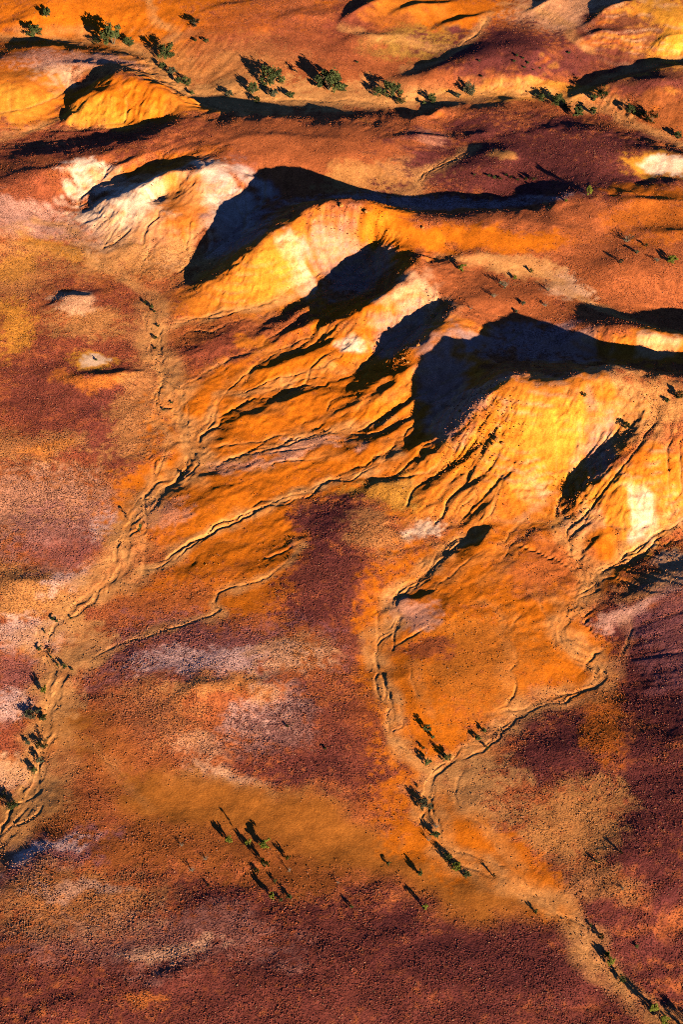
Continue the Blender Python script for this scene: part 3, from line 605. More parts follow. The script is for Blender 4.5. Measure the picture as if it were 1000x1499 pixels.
VZ = VZ + fine * (fbm(VX / 1.5, VY / 1.5, 100, 2) * (.022 + .012 * rl) + np.maximum(0, perlin(VX / .9, VY / .9, 120)) * .05 * pb)
nyv, nxv = VX.shape
yy = VY[:, 0]
bedv = np.zeros_like(VX); cutv = np.zeros_like(VX)
warp_x = fbm(VX / 3, VY / 3, 400, 2) * .45; warp_y = fbm(VX / 3, VY / 3, 405, 2) * .45
for th in THREADS:
    for k in range(0, len(th) - 1):
        a, b = th[k], th[k + 1]; pad = max(a[2], b[2]) * 2.2 + 1.0
        j0, j1 = np.searchsorted(yy, [min(a[1], b[1]) - pad, max(a[1], b[1]) + pad])
        if j1 <= j0 or j0 == 0 or j1 >= nyv: continue
        w0, w1 = wid[j0], wid[j1 - 1]
        lo, hi = min(a[0], b[0]) - pad, max(a[0], b[0]) + pad
        i0, i1 = np.searchsorted(ucol, [min(lo / w0, lo / w1), max(hi / w0, hi / w1)])
        if i1 <= i0: continue
        S = np.s_[j0:j1, i0:i1]
        dx, dy = b[0] - a[0], b[1] - a[1]
        qx = VX[S] + warp_x[S] - a[0]; qy = VY[S] + warp_y[S] - a[1]
        t = np.clip((qx * dx + qy * dy) / (dx * dx + dy * dy + 1e-9), 0, 1)
        d = np.hypot(qx - t * dx, qy - t * dy); ww = a[2] * (1 - t) + b[2] * t; dd = a[3] * (1 - t) + b[3] * t
        c = 1 - sstep(ww * .7, ww * 1.5 + .25, d)
        cutv[S] = np.maximum(cutv[S], c * dd); bedv[S] = np.maximum(bedv[S], c * np.minimum(1, dd * 4))
VZ = VZ - cutv
co = np.column_stack([VX.ravel(), VY.ravel(), VZ.ravel()]).astype(np.float32)
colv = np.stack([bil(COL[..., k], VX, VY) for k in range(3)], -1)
farcol = np.array(C['rust']) * .9
colv = colv * (1 - .4 * bedv[..., None]) + np.array(C['sand']) * .4 * bedv[..., None]
pb = pb * (1 - .9 * bedv)
colv = colv * (1 + .36 * pb[..., None])
colv = colv * (1 + np.clip(rng.standard_normal(VX.shape), -2, 2) * (.05 + .17 * pb))[..., None]
colv = colv * inn[..., None] + farcol * (1 - inn[..., None])
hillv = bil(blur(sstep(.20, .34, blur(SLOPE, 4)), 2), VX, VY) * inn

# ---- materials
def mat(name):
    m = bpy.data.materials.new(name); m.use_nodes = True
    b = m.node_tree.nodes['Principled BSDF']; b.inputs['Roughness'].default_value = 1.0; b.inputs['Specular IOR Level'].default_value = .05
    return m, m.node_tree, b
def soil_material():
    m, t, b = mat('painted_desert_soil'); N, L = t.nodes, t.links
    at_ = N.new('ShaderNodeAttribute'); at_.attribute_name = 'pigment'
    pe = N.new('ShaderNodeAttribute'); pe.attribute_name = 'pebbles'
    tc = N.new('ShaderNodeTexCoord')
    def noise(scale, det, rough=.6):
        n = N.new('ShaderNodeTexNoise'); n.inputs['Scale'].default_value = scale; n.inputs['Detail'].default_value = det; n.inputs['Roughness'].default_value = rough
        L.new(tc.outputs['Object'], n.inputs['Vector']); return n
    def ramp(src, p0, c0, p1, c1):
        r = N.new('ShaderNodeValToRGB'); r.color_ramp.elements[0].position = p0; r.color_ramp.elements[1].position = p1
        r.color_ramp.elements[0].color = (*c0, 1); r.color_ramp.elements[1].color = (*c1, 1); L.new(src, r.inputs[0]); return r
    n_a = noise(.33, 6, .65); n_b = noise(2.2, 4, .7)
    r_a = ramp(n_a.outputs[0], .32, (.84, .81, .79), .68, (1.16, 1.18, 1.2))
    r_b = ramp(n_b.outputs[0], .3, (.74, .7, .68), .7, (1.26, 1.3, 1.34))
    def mul(a, c, fac=1.0):
        x = N.new('ShaderNodeMix'); x.data_type = 'RGBA'; x.blend_type = 'MULTIPLY'; x.inputs['Factor'].default_value = fac
        L.new(a, x.inputs[6]); L.new(c, x.inputs[7]); return x
    x1 = mul(at_.outputs['Color'], r_a.outputs[0]); x2 = mul(x1.outputs[2], r_b.outputs[0])
    # specks of gibber, too small to be stones of their own
    vo = N.new('ShaderNodeTexVoronoi'); vo.inputs['Scale'].default_value = 1.9; L.new(tc.outputs['Object'], vo.inputs['Vector'])
    r_v = ramp(vo.outputs['Distance'], .34, (1, 1, 1), .50, (0, 0, 0)); n_c = noise(.22, 5, .7); r_c = ramp(n_c.outputs[0], .36, (.15, .15, .15), .58, (1, 1, 1))
    mf = N.new('ShaderNodeMath'); mf.operation = 'MULTIPLY'; L.new(r_v.outputs[0], mf.inputs[0]); L.new(pe.outputs['Fac'], mf.inputs[1])
    mf2 = N.new('ShaderNodeMath'); mf2.operation = 'MULTIPLY'; L.new(mf.outputs[0], mf2.inputs[0]); mf2.inputs[1].default_value = .95
    mf3 = N.new('ShaderNodeMath'); mf3.operation = 'MULTIPLY'; L.new(mf2.outputs[0], mf3.inputs[0]); L.new(r_c.outputs[0], mf3.inputs[1])
    x3 = N.new('ShaderNodeMix'); x3.data_type = 'RGBA'; L.new(mf3.outputs[0], x3.inputs['Factor']); L.new(x2.outputs[2], x3.inputs[6]); x3.inputs[7].default_value = (.060, .018, .018, 1)
    L.new(x3.outputs[2], b.inputs['Base Color'])
    add = N.new('ShaderNodeMath'); add.operation = 'ADD'; L.new(n_b.outputs[0], add.inputs[0]); L.new(mf3.outputs[0], add.inputs[1])
    bp = N.new('ShaderNodeBump'); bp.inputs['Strength'].default_value = .4; bp.inputs['Distance'].default_value = .22
    L.new(add.outputs[0], bp.inputs['Height']); L.new(bp.outputs[0], b.inputs['Normal'])
    return m
SOIL = soil_material()
idx = np.arange(nyv * nxv).reshape(nyv, nxv)
quads = np.stack([idx[:-1, :-1], idx[:-1, 1:], idx[1:, 1:], idx[1:, :-1]], -1).reshape(-1, 4)
# vertex normals of the whole sheet, so that the pieces shade as one surface
P = co.reshape(nyv, nxv, 3).astype(np.float64)
du = np.empty_like(P); dv = np.empty_like(P)
du[:, 1:-1] = P[:, 2:] - P[:, :-2]; du[:, 0] = P[:, 1] - P[:, 0]; du[:, -1] = P[:, -1] - P[:, -2]
dv[1:-1] = P[2:] - P[:-2]; dv[0] = P[1] - P[0]; dv[-1] = P[-1] - P[-2]
nrm = np.cross(du, dv); nrm /= np.linalg.norm(nrm, axis=2, keepdims=True) + 1e-12
nrm[nrm[..., 2] < 0] *= -1
nrm = nrm.reshape(-1, 3).astype(np.float32)
def qmean(a): return (a[:-1, :-1] + a[:-1, 1:] + a[1:, 1:] + a[1:, :-1]).ravel() / 4
qb, qh = qmean(bedv), qmean(hillv)
kindq = np.where(qb > .5, 2, np.where(qh > .5, 1, 0))
def sheet(name, sel):
    q = quads[sel]; used, inv = np.unique(q, return_inverse=True); q = inv.reshape(-1, 4).astype(np.int32)
    me = bpy.data.meshes.new(name); n = len(used)
    me.vertices.add(n); me.vertices.foreach_set('co', co[used].ravel())
    me.loops.add(len(q) * 4); me.loops.foreach_set('vertex_index', q.ravel())
    me.polygons.add(len(q)); me.polygons.foreach_set('loop_start', np.arange(0, len(q) * 4, 4, dtype=np.int32))
    me.update(); me.validate()
    me.polygons.foreach_set('use_smooth', np.ones(len(me.polygons), bool))
    a = me.attributes.new('pigment', 'FLOAT_COLOR', 'POINT')
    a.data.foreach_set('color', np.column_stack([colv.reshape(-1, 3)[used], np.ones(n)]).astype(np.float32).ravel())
    a = me.attributes.new('pebbles', 'FLOAT', 'POINT'); a.data.foreach_set('value', pb.ravel()[used].astype(np.float32))
    me.normals_split_custom_set_from_vertices(nrm[used])
    me.materials.append(SOIL)
    o = bpy.data.objects.new(name, me); sc.collection.objects.link(o); o['kind'] = 'structure'
    return o
g = sheet('ground', kindq == 0); g['label'] = 'stony red and ochre desert plain'
g = sheet('hills', kindq == 1); g['label'] = 'steep gold and orange flanks of the eroded hills'
g = sheet('creek_bed', kindq == 2); g['label'] = 'sandy beds of the dry creeks and gullies'

def zat(x, y): return float(cubic(hgt, np.array([x]), np.array([y]))[0])
H0 = hgt
# ------------------------------------------------------------------ gibber: stones strewn over the plains (nobody could count them)
def leaf_material(name, c0, c1, trans=.0):
    m, t, b = mat(name); N, L = t.nodes, t.links
    tc = N.new('ShaderNodeTexCoord'); n = N.new('ShaderNodeTexNoise'); n.inputs['Scale'].default_value = 1.6; n.inputs['Detail'].default_value = 3
    L.new(tc.outputs['Object'], n.inputs['Vector'])
    r = N.new('ShaderNodeValToRGB'); r.color_ramp.elements[0].position = .35; r.color_ramp.elements[1].position = .68
    r.color_ramp.elements[0].color = (*c0, 1); r.color_ramp.elements[1].color = (*c1, 1)
    L.new(n.outputs[0], r.inputs[0]); L.new(r.outputs[0], b.inputs['Base Color']); b.inputs['Roughness'].default_value = .7
    return m
M_LEAF = [leaf_material('dark_green_leaves', (.024,.034,.015), (.075,.090,.030)), leaf_material('grey_green_leaves', (.035,.040,.028), (.09,.09,.055)),
          leaf_material('yellow_green_leaves', (.07,.085,.014), (.17,.18,.028))]
M_BARK = leaf_material('grey_brown_bark', (.09,.06,.04), (.20,.15,.10))
M_DEAD = leaf_material('grey_dead_wood', (.14,.11,.09), (.30,.25,.20))
def stone_material():
    m, t, b = mat('gibber_stone'); N, L = t.nodes, t.links
    a = N.new('ShaderNodeAttribute'); a.attribute_type = 'INSTANCER'; a.attribute_name = 'stone_colour'
    L.new(a.outputs['Color'], b.inputs['Base Color']); b.inputs['Roughness'].default_value = .85
    return m
M_STONE = stone_material()
def scatter(name, n, dens, smin, smax, label, seed, flat=.48, ylim=(Y0 + 4, Y1 - 40), tint=.34):
    r = np.random.default_rng(seed)
    x = r.uniform(X0 + 4, X1 - 4, n * 3); y = r.uniform(*ylim, n * 3)
    inside = np.abs(x) < np.hypot(y, CAM_H) * .19 + 8
    keep = inside & (r.random(n * 3) < bil(dens, x, y)); x, y = x[keep], y[keep]
    z = cubic(hgt, x, y)
    sz_ = smin + (smax - smin) * r.random(len(x)) ** 2.2
    pig = np.stack([bil(COL[..., k], x, y) for k in range(3)], -1)
    dk = np.array([.12, .034, .026]); v = r.random((len(x), 1))
    tn = np.clip(tint + .9 * (pig.mean(1, keepdims=True) - .14), .15, .85)
    sc_ = (pig * (1 - tn) + dk * tn) * (.5 + 1.1 * v)
    pale = r.random(len(x)) < .07; sc_[pale] = sc_[pale] * .4 + np.array([.34, .18, .12]) * .6
    me = bpy.data.meshes.new(name); me.vertices.add(len(x))
    me.vertices.foreach_set('co', np.column_stack([x, y, z + sz_ * .10]).astype(np.float32).ravel())
    a = me.attributes.new('stone_colour', 'FLOAT_COLOR', 'POINT'); a.data.foreach_set('color', np.column_stack([sc_, np.ones(len(x))]).astype(np.float32).ravel())
    s3 = np.column_stack([sz_ * r.uniform(.7, 1.2, len(x)), sz_ * r.uniform(.7, 1.2, len(x)), sz_ * flat * r.uniform(.6, 1.2, len(x))])
    a = me.attributes.new('stone_scale', 'FLOAT_VECTOR', 'POINT'); a.data.foreach_set('vector', s3.astype(np.float32).ravel())
    a = me.attributes.new('stone_turn', 'FLOAT_VECTOR', 'POINT'); a.data.foreach_set('vector', np.column_stack([r.uniform(-.5, .5, (len(x), 2)), r.uniform(0, 6.28, len(x))]).astype(np.float32).ravel())
    o = bpy.data.objects.new(name, me); sc.collection.objects.link(o)
    ng = bpy.data.node_groups.new(name + '_nodes', 'GeometryNodeTree')
    ng.interface.new_socket('Geometry', in_out='INPUT', socket_type='NodeSocketGeometry'); ng.interface.new_socket('Geometry', in_out='OUTPUT', socket_type='NodeSocketGeometry')
    N, L = ng.nodes, ng.links
    gi, go = N.new('NodeGroupInput'), N.new('NodeGroupOutput')
    ico = N.new('GeometryNodeMeshIcoSphere'); ico.inputs['Radius'].default_value = .5; ico.inputs['Subdivisions'].default_value = 1
    sm = N.new('GeometryNodeSetMaterial'); sm.inputs['Material'].default_value = M_STONE
    iop = N.new('GeometryNodeInstanceOnPoints')
    def attr(nm):
        q = N.new('GeometryNodeInputNamedAttribute'); q.data_type = 'FLOAT_VECTOR'; q.inputs['Name'].default_value = nm; return q.outputs[0]
    e2r = N.new('FunctionNodeEulerToRotation'); L.new(attr('stone_turn'), e2r.inputs[0])
    L.new(ico.outputs['Mesh'], sm.inputs['Geometry']); L.new(gi.outputs[0], iop.inputs['Points']); L.new(sm.outputs[0], iop.inputs['Instance'])
    L.new(e2r.outputs[0], iop.inputs['Rotation']); L.new(attr('stone_scale'), iop.inputs['Scale']); L.new(iop.outputs[0], go.inputs[0])
    md = o.modifiers.new('stones', 'NODES'); md.node_group = ng
    o['kind'] = 'stuff'; o['label'] = label; o['category'] = 'stones'
    return o
PEBN = np.clip(PEB, 0, 1) * np.clip(.55 + 1.5 * fbm(GX / 9, GY / 9, 500, 4, .7), .02, 1)
rub = union(blob(715,600,30,40,40,.5), blob(520,325,50,16), blob(640,450,30,12), blob(600,515,24,10,40), blob(690,640,40,30), blob(840,730,24,24)) 
scatter('gibber_stones', 470000, PEBN * np.clip(1.25 - (GY - 260) / 480, .28, 1), .17, .48, 'dark red gibber stones strewn over the desert plain', 1)
scatter('rock_rubble', 110000, rub * .6, .2, .55, 'crumbled orange rock rubble below the hill rims', 2, .55, (330, 620), .2)

# ------------------------------------------------------------------ trees and shrubs
def mesh_obj(name, verts, faces, material, parent=None):
    me = bpy.data.meshes.new(name); me.from_pydata(verts, [], faces); me.materials.append(material)
    o = bpy.data.objects.new(name, me); sc.collection.objects.link(o); o.parent = parent
    return o
def tube(V, F, pts, r0, r1, n=5):
    base = len(V); m = len(pts)
    for k, p in enumerate(pts):
        r = r0 + (r1 - r0) * k / (m - 1)
        d = Vector(pts[min(k + 1, m - 1)]) - Vector(pts[max(k - 1, 0)]); d.normalize()
        a = d.orthogonal().normalized(); b = d.cross(a)
        for q in range(n):
            t = 6.28318 * q / n; v = Vector(p) + a * math.cos(t) * r + b * math.sin(t) * r; V.append(tuple(v))
    for k in range(m - 1):
        for q in range(n):
            F.append((base + k * n + q, base + k * n + (q + 1) % n, base + (k + 1) * n + (q + 1) % n, base + (k + 1) * n + q))
    F.append(tuple(base + (m - 1) * n + q for q in range(n)))
def plant_meshes(kind, seed):
    """unit plant: crown about 1 wide, height hh; returns wood and leaf geometry"""
    r = random.Random(seed); WV, WF, LV, LF = [], [], [], []
    spec = dict(tree=(.66, 24, 60, .044, .16), shrub=(.82, 20, 46, .075, .10), slender=(2.6, 9, 30, .10, .10), dry=(.55, 10, 9, .05, .32), dead=(.7, 0, 0, 0, 0))[kind]
    hh, ncl, nl, ls, low = spec
    tips = []
    nst = dict(tree=4, shrub=6, slender=1, dry=9, dead=8)[kind]
    for k in range(nst):
        a = 6.283 * (k + r.random() * .7) / nst; spread = r.uniform(.15, .38) if kind != 'slender' else .06
        top = hh * r.uniform(.6, .92)
        p = [(0, 0, -.06), (math.cos(a) * spread * .25, math.sin(a) * spread * .25, top * .3), (math.cos(a + .2) * spread * .65, math.sin(a + .2) * spread * .65, top * .65), (math.cos(a) * spread, math.sin(a) * spread, top)]
        tube(WV, WF, p, .022 if kind not in ('slender',) else .05, .007)
        tips.append(p[-1])
        for b in range(2 if kind != 'dead' else 4):
            s_ = Vector(p[1]).lerp(Vector(p[3]), r.uniform(.2, .9)); e = s_ + Vector((r.uniform(-.25, .25), r.uniform(-.25, .25), r.uniform(.05, .22) * hh))
            tube(WV, WF, [tuple(s_), tuple(s_.lerp(e, .5) + Vector((0, 0, .02))), tuple(e)], .011, .004, 4); tips.append(tuple(e))
    for c in range(ncl):
        if c < len(tips) and r.random() < .8: cx, cy, cz = tips[c]
        else:
            a, q = r.random() * 6.283, math.sqrt(r.random()) * .42
            cx, cy = math.cos(a) * q, math.sin(a) * q
            if kind == 'slender': cx, cy = cx * .6, cy * .6; cz = hh * r.uniform(.62, 1)
            else: cz = hh * (low + (1 - low) * r.random() * math.sqrt(max(.05, 1 - (q / .5) ** 2)))
        cr = r.uniform(.07, .16) * (1 if kind != 'slender' else 1.4)
        for l in range(nl):
            v = Vector((r.gauss(0, 1), r.gauss(0, 1), r.gauss(0, .75))); v = v.normalized() * cr * r.random() ** .4
            o = Vector((cx, cy, max(.03, cz))) + v
            d = Vector((r.gauss(0, 1), r.gauss(0, 1), r.gauss(0, 1))).normalized(); e = d.orthogonal().normalized(); sl = ls * r.uniform(.6, 1.3)
            b0 = len(LV)
            for q, w_ in ((-1, 0), (0, .5), (1, 0), (0, -.5)): LV.append(tuple(o + d * sl * q * .8 + e * sl * w_ * 1.1))
            LF.append((b0, b0 + 1, b0 + 2, b0 + 3))
    return WV, WF, LV, LF, hh
LIB = {}
for kind, nv in (('tree', 6), ('shrub', 5), ('slender', 2), ('dry', 3), ('dead', 3)):
    for v in range(nv):
        WV, WF, LV, LF, hh = plant_meshes(kind, 100 + v * 7 + len(kind))
        wm = bpy.data.meshes.new('wood'); wm.from_pydata(WV, [], WF); wm.materials.append(M_DEAD if kind in ('dead', 'dry') else M_BARK)
        lms = []
        for lm in M_LEAF:
            if not LF: break
            m_ = bpy.data.meshes.new('leaves'); m_.from_pydata(LV, [], LF); m_.materials.append(lm); lms.append(m_)
        LIB[kind, v] = (wm, lms, hh)
prnd = random.Random(11)
NAMES = dict(tree=('desert_tree', 'trunk', 'crown', 'tree'), shrub=('desert_shrub', 'stem', 'foliage', 'shrub'), slender=('slender_tree', 'trunk', 'crown', 'tree'), dry=('dry_shrub', 'stem', 'foliage', 'shrub'), dead=('dead_bush', 'branch', 'foliage', 'bush'))
def plant(kind, px, py, wpx, label, leaf=0, hs=1.0, group=None, count=[0]):
    count[0] += 1; v = prnd.randrange({'tree': 6, 'shrub': 5, 'slender': 2, 'dry': 3, 'dead': 3}[kind])
    wm, lms, hh = LIB[kind, v]; nm, wn, ln, cat = NAMES[kind]
    s1, _ = pxscale(py); wm_ = wpx * s1 * (.86 if py < 230 else (1.3 if py > 1000 else 1.0)); hm = wm_ * hh * hs
    dep = R(PITCH) + math.atan((py - 749.5) / FPX)
    x, y = ground(px, py + hm * .45 * math.cos(dep) / s1)
    o = bpy.data.objects.new(nm, None); o.empty_display_size = .3; sc.collection.objects.link(o)
    o.location = (x, y, zat(x, y) - .03 * wm_); o.rotation_euler = (0, 0, prnd.random() * 6.28); o.scale = (wm_ * prnd.uniform(.92, 1.08), wm_ * prnd.uniform(.92, 1.08), wm_ * hs)
    o['label'] = label; o['category'] = cat
    if group: o['group'] = group
    c = bpy.data.objects.new(wn, wm); c.parent = o; sc.collection.objects.link(c)
    if lms:
        c = bpy.data.objects.new(ln, lms[leaf]); c.parent = o; sc.collection.objects.link(c)
    return o
NG = 'trees along the upper creek'
for a in [
 ('shrub', 68, 20, 17, 'low dark shrub at the upper left corner on ochre ground', 0), ('tree', 50, 45, 28, 'bushy tree above the shaded bank near the left edge', 0, 1.1, NG),
 ('tree', 166, 54, 42, 'largest tree at upper left, spreading crown on the pale creek bank', 0, 1.15, NG), ('tree', 190, 61, 22, 'smaller tree touching the right side of the largest upper left tree', 0, .9, NG), ('tree', 143, 60, 18, 'small tree just left of the largest upper left tree', 0, .9, NG),
 ('tree', 284, 33, 22, 'grey green tree standing alone on the red ground at the top', 1, .95), ('shrub', 302, 61, 9, 'tiny shrub below the lone grey green tree at the top', 0), ('shrub', 286, 60, 6, 'tiniest shrub left of another tiny shrub at the top', 0),
 ('tree', 243, 77, 32, 'dense dark tree where the upper creek bends downhill', 0, 1.1, NG), ('tree', 238, 97, 14, 'small tree below the dense tree at the creek bend', 0, 1., NG), ('tree', 252, 105, 17, 'middle tree of the short row below the creek bend', 1, .9, NG), ('tree', 272, 120, 19, 'lowest larger tree of the row below the creek bend', 0, .9, NG), ('shrub', 260, 119, 12, 'shrub left of the lowest tree in the row below the bend', 0), ('shrub', 281, 137, 9, 'tiny dark shrub beside the gold slope above the long shadow', 0),
 ('tree', 397, 113, 44, 'wide dark green tree in the middle of the upper tree row', 0, .95, NG), ('tree', 371, 131, 22, 'slim tree just left of the wide middle tree', 0, 1.25, NG), ('shrub', 376, 147, 13, 'dark shrub below the slim tree at the edge of the long shadow', 0), ('tree', 336, 138, 15, 'small grey green tree left in the upper tree row', 1, .95, NG), ('shrub', 400, 137, 18, 'rounded grey shrub below the wide middle tree', 1), ('shrub', 425, 140, 15, 'rounded green shrub right below the wide middle tree', 0),
 ('tree', 482, 120, 44, 'tallest broad tree beside the pale bend of the upper creek', 0, 1.2, NG), ('tree', 504, 129, 20, 'low tree at the right foot of the tallest broad tree', 0, .8, NG), ('tree', 552, 136, 17, 'thin tree left of the dark tree pair on the upper creek', 0, 1.3, NG), ('tree', 574, 132, 32, 'larger left tree of the dark pair on the upper creek', 0, 1.1, NG), ('tree', 588, 148, 20, 'smaller right tree of the dark pair on the upper creek', 0, .9, NG),
 ('tree', 634, 144, 20, 'rounded tree with a long thin shadow right of the dark pair', 0, 1.1, NG), ('shrub', 621, 151, 9, 'small shrub at the left foot of the rounded tree', 0), ('tree', 687, 132, 22, 'grey green tree with the longest thin shadow near the pale bank', 1, 1.25, NG), ('shrub', 670, 140, 11, 'pale shrub left of the grey green tree with long shadow', 1),
 ('tree', 792, 142, 20, 'left tree of the low leafy trio under the yellow bank', 0, .8, NG), ('tree', 815, 146, 30, 'middle and widest tree of the low leafy trio under the yellow bank', 0, .9, NG), ('tree', 832, 156, 17, 'right tree of the low leafy trio under the yellow bank', 0, .8, NG), ('shrub', 846, 165, 22, 'flat dark shrub below the leafy trio at the shaded bank', 0), ('shrub', 868, 164, 15, 'flat shrub at the right end of the shaded bank', 0),
 ('tree', 884, 138, 21, 'upright tree where two upper gullies join', 0, 1.25, NG), ('shrub', 870, 144, 14, 'shrub left of the upright tree at the gully junction', 0), ('tree', 923, 160, 17, 'slim tree above the densest tree at upper right', 0, 1.1, NG), ('tree', 955, 173, 28, 'densest green tree at the upper right', 0, 1.05, NG), ('tree', 938, 167, 14, 'small tree squeezed left of the densest upper right tree', 0, .9, NG), ('shrub', 993, 199, 15, 'shrub in the creek at the right edge of the picture', 0),
 ('tree', 862, 280, 12, 'lone green tree standing in the dark hollow at upper right', 2, 1.4), ('shrub', 829, 294, 5, 'tiny green shrub left of the tree in the dark hollow', 2), ('shrub', 676, 392, 11, 'bright green shrub in front of the small curved scarp', 2), ('shrub', 754, 407, 7, 'small green shrub right of the bright green one on the orange plateau', 2), ('shrub', 778, 397, 8, 'small green shrub at the end of the curved scarp', 2),
 ('dry', 740, 416, 19, 'wide grey dry shrub on the orange plateau', 1), ('dry', 724, 433, 12, 'rounded grey dry shrub below the wide one on the plateau', 1), ('dry', 690, 451, 9, 'small pale dry shrub at the left of the plateau', 1), ('shrub', 766, 445, 7, 'tiny shrub between two grey shrubs on the plateau', 1), ('shrub', 756, 457, 6, 'tiniest plateau shrub just above the great shadow', 1), ('dry', 799, 446, 15, 'grey dry shrub just above the tip of the great shadow', 1), ('dry', 803, 424, 10, 'thin dry shrub beside the pale gully on the plateau', 1),
 ('dry', 919, 351, 20, 'dark dry shrub with a broad shadow on the right plateau', 1, .8), ('shrub', 933, 369, 7, 'tiny shrub below the dark dry shrub on the right plateau', 1), ('shrub', 910, 383, 8, 'tiny shrub left below the dark dry shrub', 1), ('tree', 986, 381, 17, 'green tree at the right edge of the orange plateau', 2, .8), ('shrub', 947, 359, 6, 'tiny green shrub right of the dark dry shrub', 2), ('dry', 963, 381, 11, 'dry shrub left of the green tree at the right edge', 1),
 ('shrub', 917, 624, 12, 'dark green shrub at the head of the narrow shaded gully', 0), ('shrub', 856, 580, 7, 'tiny shrub on the pale top of the big yellow hill', 0), ('shrub', 994, 580, 14, 'green shrub under the rim at the right edge of the hill', 0), ('shrub', 977, 587, 8, 'small green shrub left of the one under the rim', 0),
 ('slender', 205, 775, 9, 'slender tree leaning over the west creek above its bend', 0, .8),
 ('shrub', 388, 1265, 11, 'largest yellow green bush on the brown flat at lower left', 2, 1.3), ('shrub', 335, 1230, 9, 'leftmost yellow green bush on the brown flat', 2, 1.2), ('shrub', 361, 1234, 6, 'small bush beside the slender tree on the brown flat', 2, 1.2), ('slender', 366, 1236, 5, 'slender tree with the longest shadow on the brown flat', 2, 1.2), ('shrub', 387, 1236, 13, 'wide flat bush above the largest bush on the brown flat', 2, .8), ('shrub', 421, 1256, 7, 'rightmost yellow green bush on the brown flat', 2, 1.3), ('shrub', 398, 1313, 9, 'lowest yellow green bush on the brown flat', 2, 1.2),
 ('shrub', 375, 1275, 7, 'dark low bush left below the largest yellow green bush', 0, .7), ('shrub', 403, 1290, 5, 'tiny dark bush above the lowest yellow green bush', 0, .7), ('shrub', 423, 1313, 7, 'tiny dark bush right of the lowest yellow green bush', 0, .7), ('shrub', 411, 1318, 5, 'tiniest dark bush beside the lowest yellow green bush', 0, .7), ('shrub', 305, 1297, 4, 'tiny dark bush alone on the red slope below the brown flat', 0, .8),
 ('dead', 266, 1237, 8, 'bare grey bush at the left end of the brown flat', 0, .8), ('dead', 301, 1257, 10, 'bare grey bush in the middle of the brown flat', 0, .8), ('dead', 281, 1273, 11, 'bare grey bush lowest of three on the brown flat', 0, 1.1), ('dead', 424, 1274, 7, 'thin bare bush below the rightmost yellow green bush', 0, 1.6), ('dead', 495, 1292, 6, 'bare grey bush right of the brown flat', 0, 1.), ('shrub', 515, 1328, 5, 'tiny dark bush on the lower plain left of centre', 0, 1.1),
 ('shrub', 626, 1068, 9, 'green bush above the fork of the east creek', 0, 1.3), ('tree', 653, 1108, 13, 'largest green bush by the fork of the east creek', 0, 1.1), ('shrub', 627, 1117, 9, 'dark bush left of the fork of the east creek', 0, 1.1), ('shrub', 634, 1080, 5, 'tiny bush between two green bushes above the creek fork', 0, 1.2), ('shrub', 620, 1096, 4, 'tiny bush left of the largest bush above the creek fork', 0, 1.2), ('tree', 623, 1178, 18, 'wide grey tree on the left bank below the creek fork', 1, .8), ('shrub', 638, 1223, 10, 'green bush in the narrow bed below the wide grey tree', 0, .9), ('dry', 628, 1229, 9, 'dry grey shrub left of the bush in the narrow bed', 1, 1.2), ('dead', 640, 1210, 12, 'bare grey bush tangled in the narrow creek bed', 0, .6),
 ('tree', 655, 1256, 13, 'left tree of the creek clump at lower centre', 0, .9), ('tree', 668, 1268, 13, 'middle tree of the creek clump at lower centre', 2, .8), ('tree', 684, 1282, 10, 'right tree of the creek clump at lower centre', 0, .9), ('shrub', 614, 1278, 8, 'dark bush on the edge of the brown slope left of the clump', 0, 1.1), ('shrub', 623, 1329, 7, 'yellow green bush alone on the red slope below the clump', 2, 1.6), ('shrub', 724, 1282, 5, 'tiny bush on the orange flat right of the creek clump', 0, 1.3), ('shrub', 569, 1264, 5, 'tiny bush on the brown slope edge left of the creek clump', 0, 1.),
 ('shrub', 785, 1335, 6, 'tiny bush at the creek junction at lower right', 0, .8), ('tree', 896, 1410, 11, 'upper tree of the lower right creek line', 2, 1.3), ('shrub', 889, 1398, 8, 'bush just above the upper tree of the lower right creek line', 2, .9), ('shrub', 911, 1434, 9, 'dark bush between the two tall trees of the lower right creek', 0, .8), ('tree', 958, 1479, 12, 'tall tree of the lower right creek line near the corner', 2, 1.6), ('tree', 975, 1494, 13, 'last tree of the creek line at the bottom right corner', 2, .9), ('tree', 1012, 1503, 18, 'big tree at the very corner, mostly its shadow in view', 0, 1.), ('shrub', 933, 1386, 5, 'tiny dark bush on the dark plain right of the creek line', 0, .9), ('shrub', 865, 1355, 4, 'tiniest dark bush above the creek line', 0, .9),
 ('shrub', 880, 1372, 8, 'low bush right of the long tree shadow at lower right', 0, 1.),
 ('shrub', 64, 1011, 9, 'yellow green bush on the bank of the west creek', 2, 1.2), ('tree', 46, 1047, 18, 'wide blue grey tree in the west creek bed', 1, .8), ('shrub', 63, 1051, 11, 'dark bush right of the wide blue grey tree', 0, .8), ('tree', 62, 1091, 16, 'long shadowed tree in the widest part of the west creek', 0, .9), ('shrub', 40, 1088, 7, 'small pale bush at the left bank of the west creek', 1, .9), ('tree', 48, 1128, 11, 'dark tree below the long shadowed tree in the west creek', 0, 1.), ('shrub', 59, 1115, 9, 'small dry looking bush between two dark creek trees', 1, 1.1), ('tree', 17, 1178, 16, 'broad tree at the left edge of the lower west creek', 0, .9), ('tree', 4, 1166, 14, 'tree cut by the left edge beside the broad one', 0, .9),
 ('shrub', 140, 527 - 0, 5, 'tiny dark bush on the yellow patch of the west plain', 0, .8), ('shrub', 268, 695, 8, 'dark bush where rills meet the west creek', 0, .7), ('shrub', 420, 1063, 4, 'tiny dark bush right of the pale mound', 0, .9), ('shrub', 476, 1096, 5, 'tiny dark bush on the red plain right of the pale mound', 0, .8),
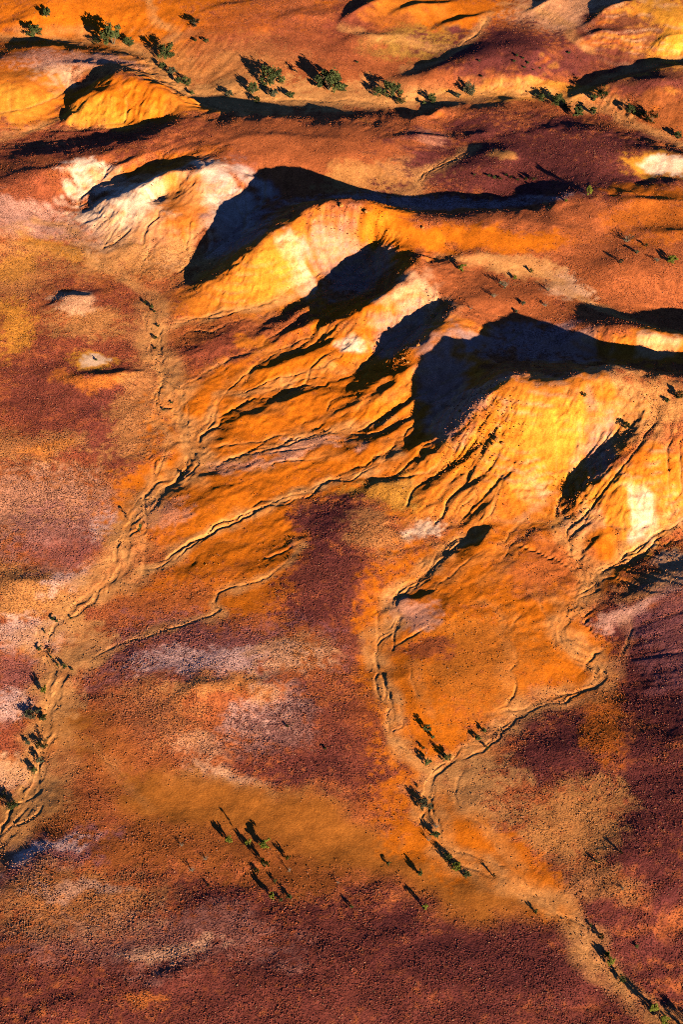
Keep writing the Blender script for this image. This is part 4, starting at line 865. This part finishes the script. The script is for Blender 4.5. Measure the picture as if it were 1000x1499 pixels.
 ('shrub', 700, 1081, 8, 'dark bush in the east creek right of the fork', 0, .8), ('shrub', 708, 1070, 7, 'dark bush above its neighbour in the east creek', 0, .9), ('shrub', 714, 1095, 5, 'small bush below two others in the east creek', 0, .9), ('dry', 912, 1300, 8, 'pale dry shrub on the tan flat at right', 1, .8), ('shrub', 910, 1248, 5, 'tiny dark bush above the pale dry shrub at right', 0, .9), ('shrub', 874, 1262, 4, 'tiny dark bush left on the tan flat', 0, .9),
]: plant(*a)
CG = 'dark bushes dotted along the west creek'
for (px, py, wv_) in [(212,443,6),(221,449,8),(226,457,6),(231,477,6),(227,495,7),(227,510,6),(251,590,5),(240,600,5)]:
    plant('shrub', px, py, wv_, 'low dark bush dotted along the upper west creek bed', 0, .7, CG)
for (px, py, wv_) in [(77,906,8),(83,910,6),(57,950,9),(71,951,6),(74,962,6),(84,974,6),(94,976,9),(105,980,5),(104,905,5),(65,925,5)]:
    plant('shrub', px, py, wv_, 'low dark bush dotted along the lower west creek bend', 0, .7, 'dark bushes along the lower west creek bend')
for (px, py, wv_) in [(757,82,6),(766,86,5),(773,92,6),(768,99,5),(781,103,4),(791,100,4),(833,78,6),(845,115,5),(753,90,5),(523,91,5),(702,90,5),(705,112,5)]:
    plant('shrub', px, py, wv_, 'tiny dark bush on the far red slope above the creek', 0, .8, 'tiny bushes on the far red slope')
for (px, py, wv_) in [(716,258,5),(724,260,6),(733,262,6),(741,256,5),(748,260,6),(758,263,5),(782,262,8),(770,262,6),(695,256,4)]:
    plant('shrub', px, py, wv_, 'tiny bush on the dark mound below the small scarp', 0, .9, 'tiny bushes on the dark mound')

# ------------------------------------------------------------------ loose boulders
def boulder(px, py, wpx, label, seed):
    r = random.Random(seed); s1, _ = pxscale(py); rad = wpx * s1 * .5; x, y = ground(px, py)
    V, F = [], []; n, m = 9, 5
    for j in range(m + 1):
        ph = -math.pi / 2 + math.pi * j / m
        for i in range(n):
            t = 6.2832 * i / n; k = r.uniform(.75, 1.15)
            V.append((math.cos(t) * math.cos(ph) * rad * k, math.sin(t) * math.cos(ph) * rad * k * .85, math.sin(ph) * rad * .75 * k))
    for j in range(m):
        for i in range(n): F.append((j * n + i, j * n + (i + 1) % n, (j + 1) * n + (i + 1) % n, (j + 1) * n + i))
    o = mesh_obj('boulder', V, F, M_ROCK); o.location = (x, y, zat(x, y) + rad * .3); o.rotation_euler = (0, 0, r.random() * 6)
    o['label'] = label; o['category'] = 'boulder'; o['group'] = 'loose boulders on the hill slopes'
M_ROCK = leaf_material('orange_rock', (.26,.085,.02), (.48,.20,.06))
for k, (px, py, wv_, lb) in enumerate([(727,645,9,'largest boulder on the rocky slope of the big yellow hill'), (736,650,6,'boulder right beside the largest one on the big hill slope'), (722,652,5,'small boulder below the largest one on the big hill slope'),
  (634,464,8,'pale boulder at the head of the round dark hollow'), (612,506,6,'boulder on the spur rim below the dark hollow'), (590,526,6,'left boulder of the heap at the spur foot'), (597,531,5,'right boulder of the heap at the spur foot'),
  (862,700,5,'upper boulder at the edge of the narrow shaded gully'), (850,712,5,'lower boulder at the edge of the narrow shaded gully'), (500,303,8,'boulder on the mesa rim'), (536,312,6,'small boulder right along the mesa rim'), (619,334,5,'boulder on the saddle right of the mesa'), (673,602,5,'boulder in front of the great shadow edge')]):
    boulder(px, py, wv_, lb, 40 + k)
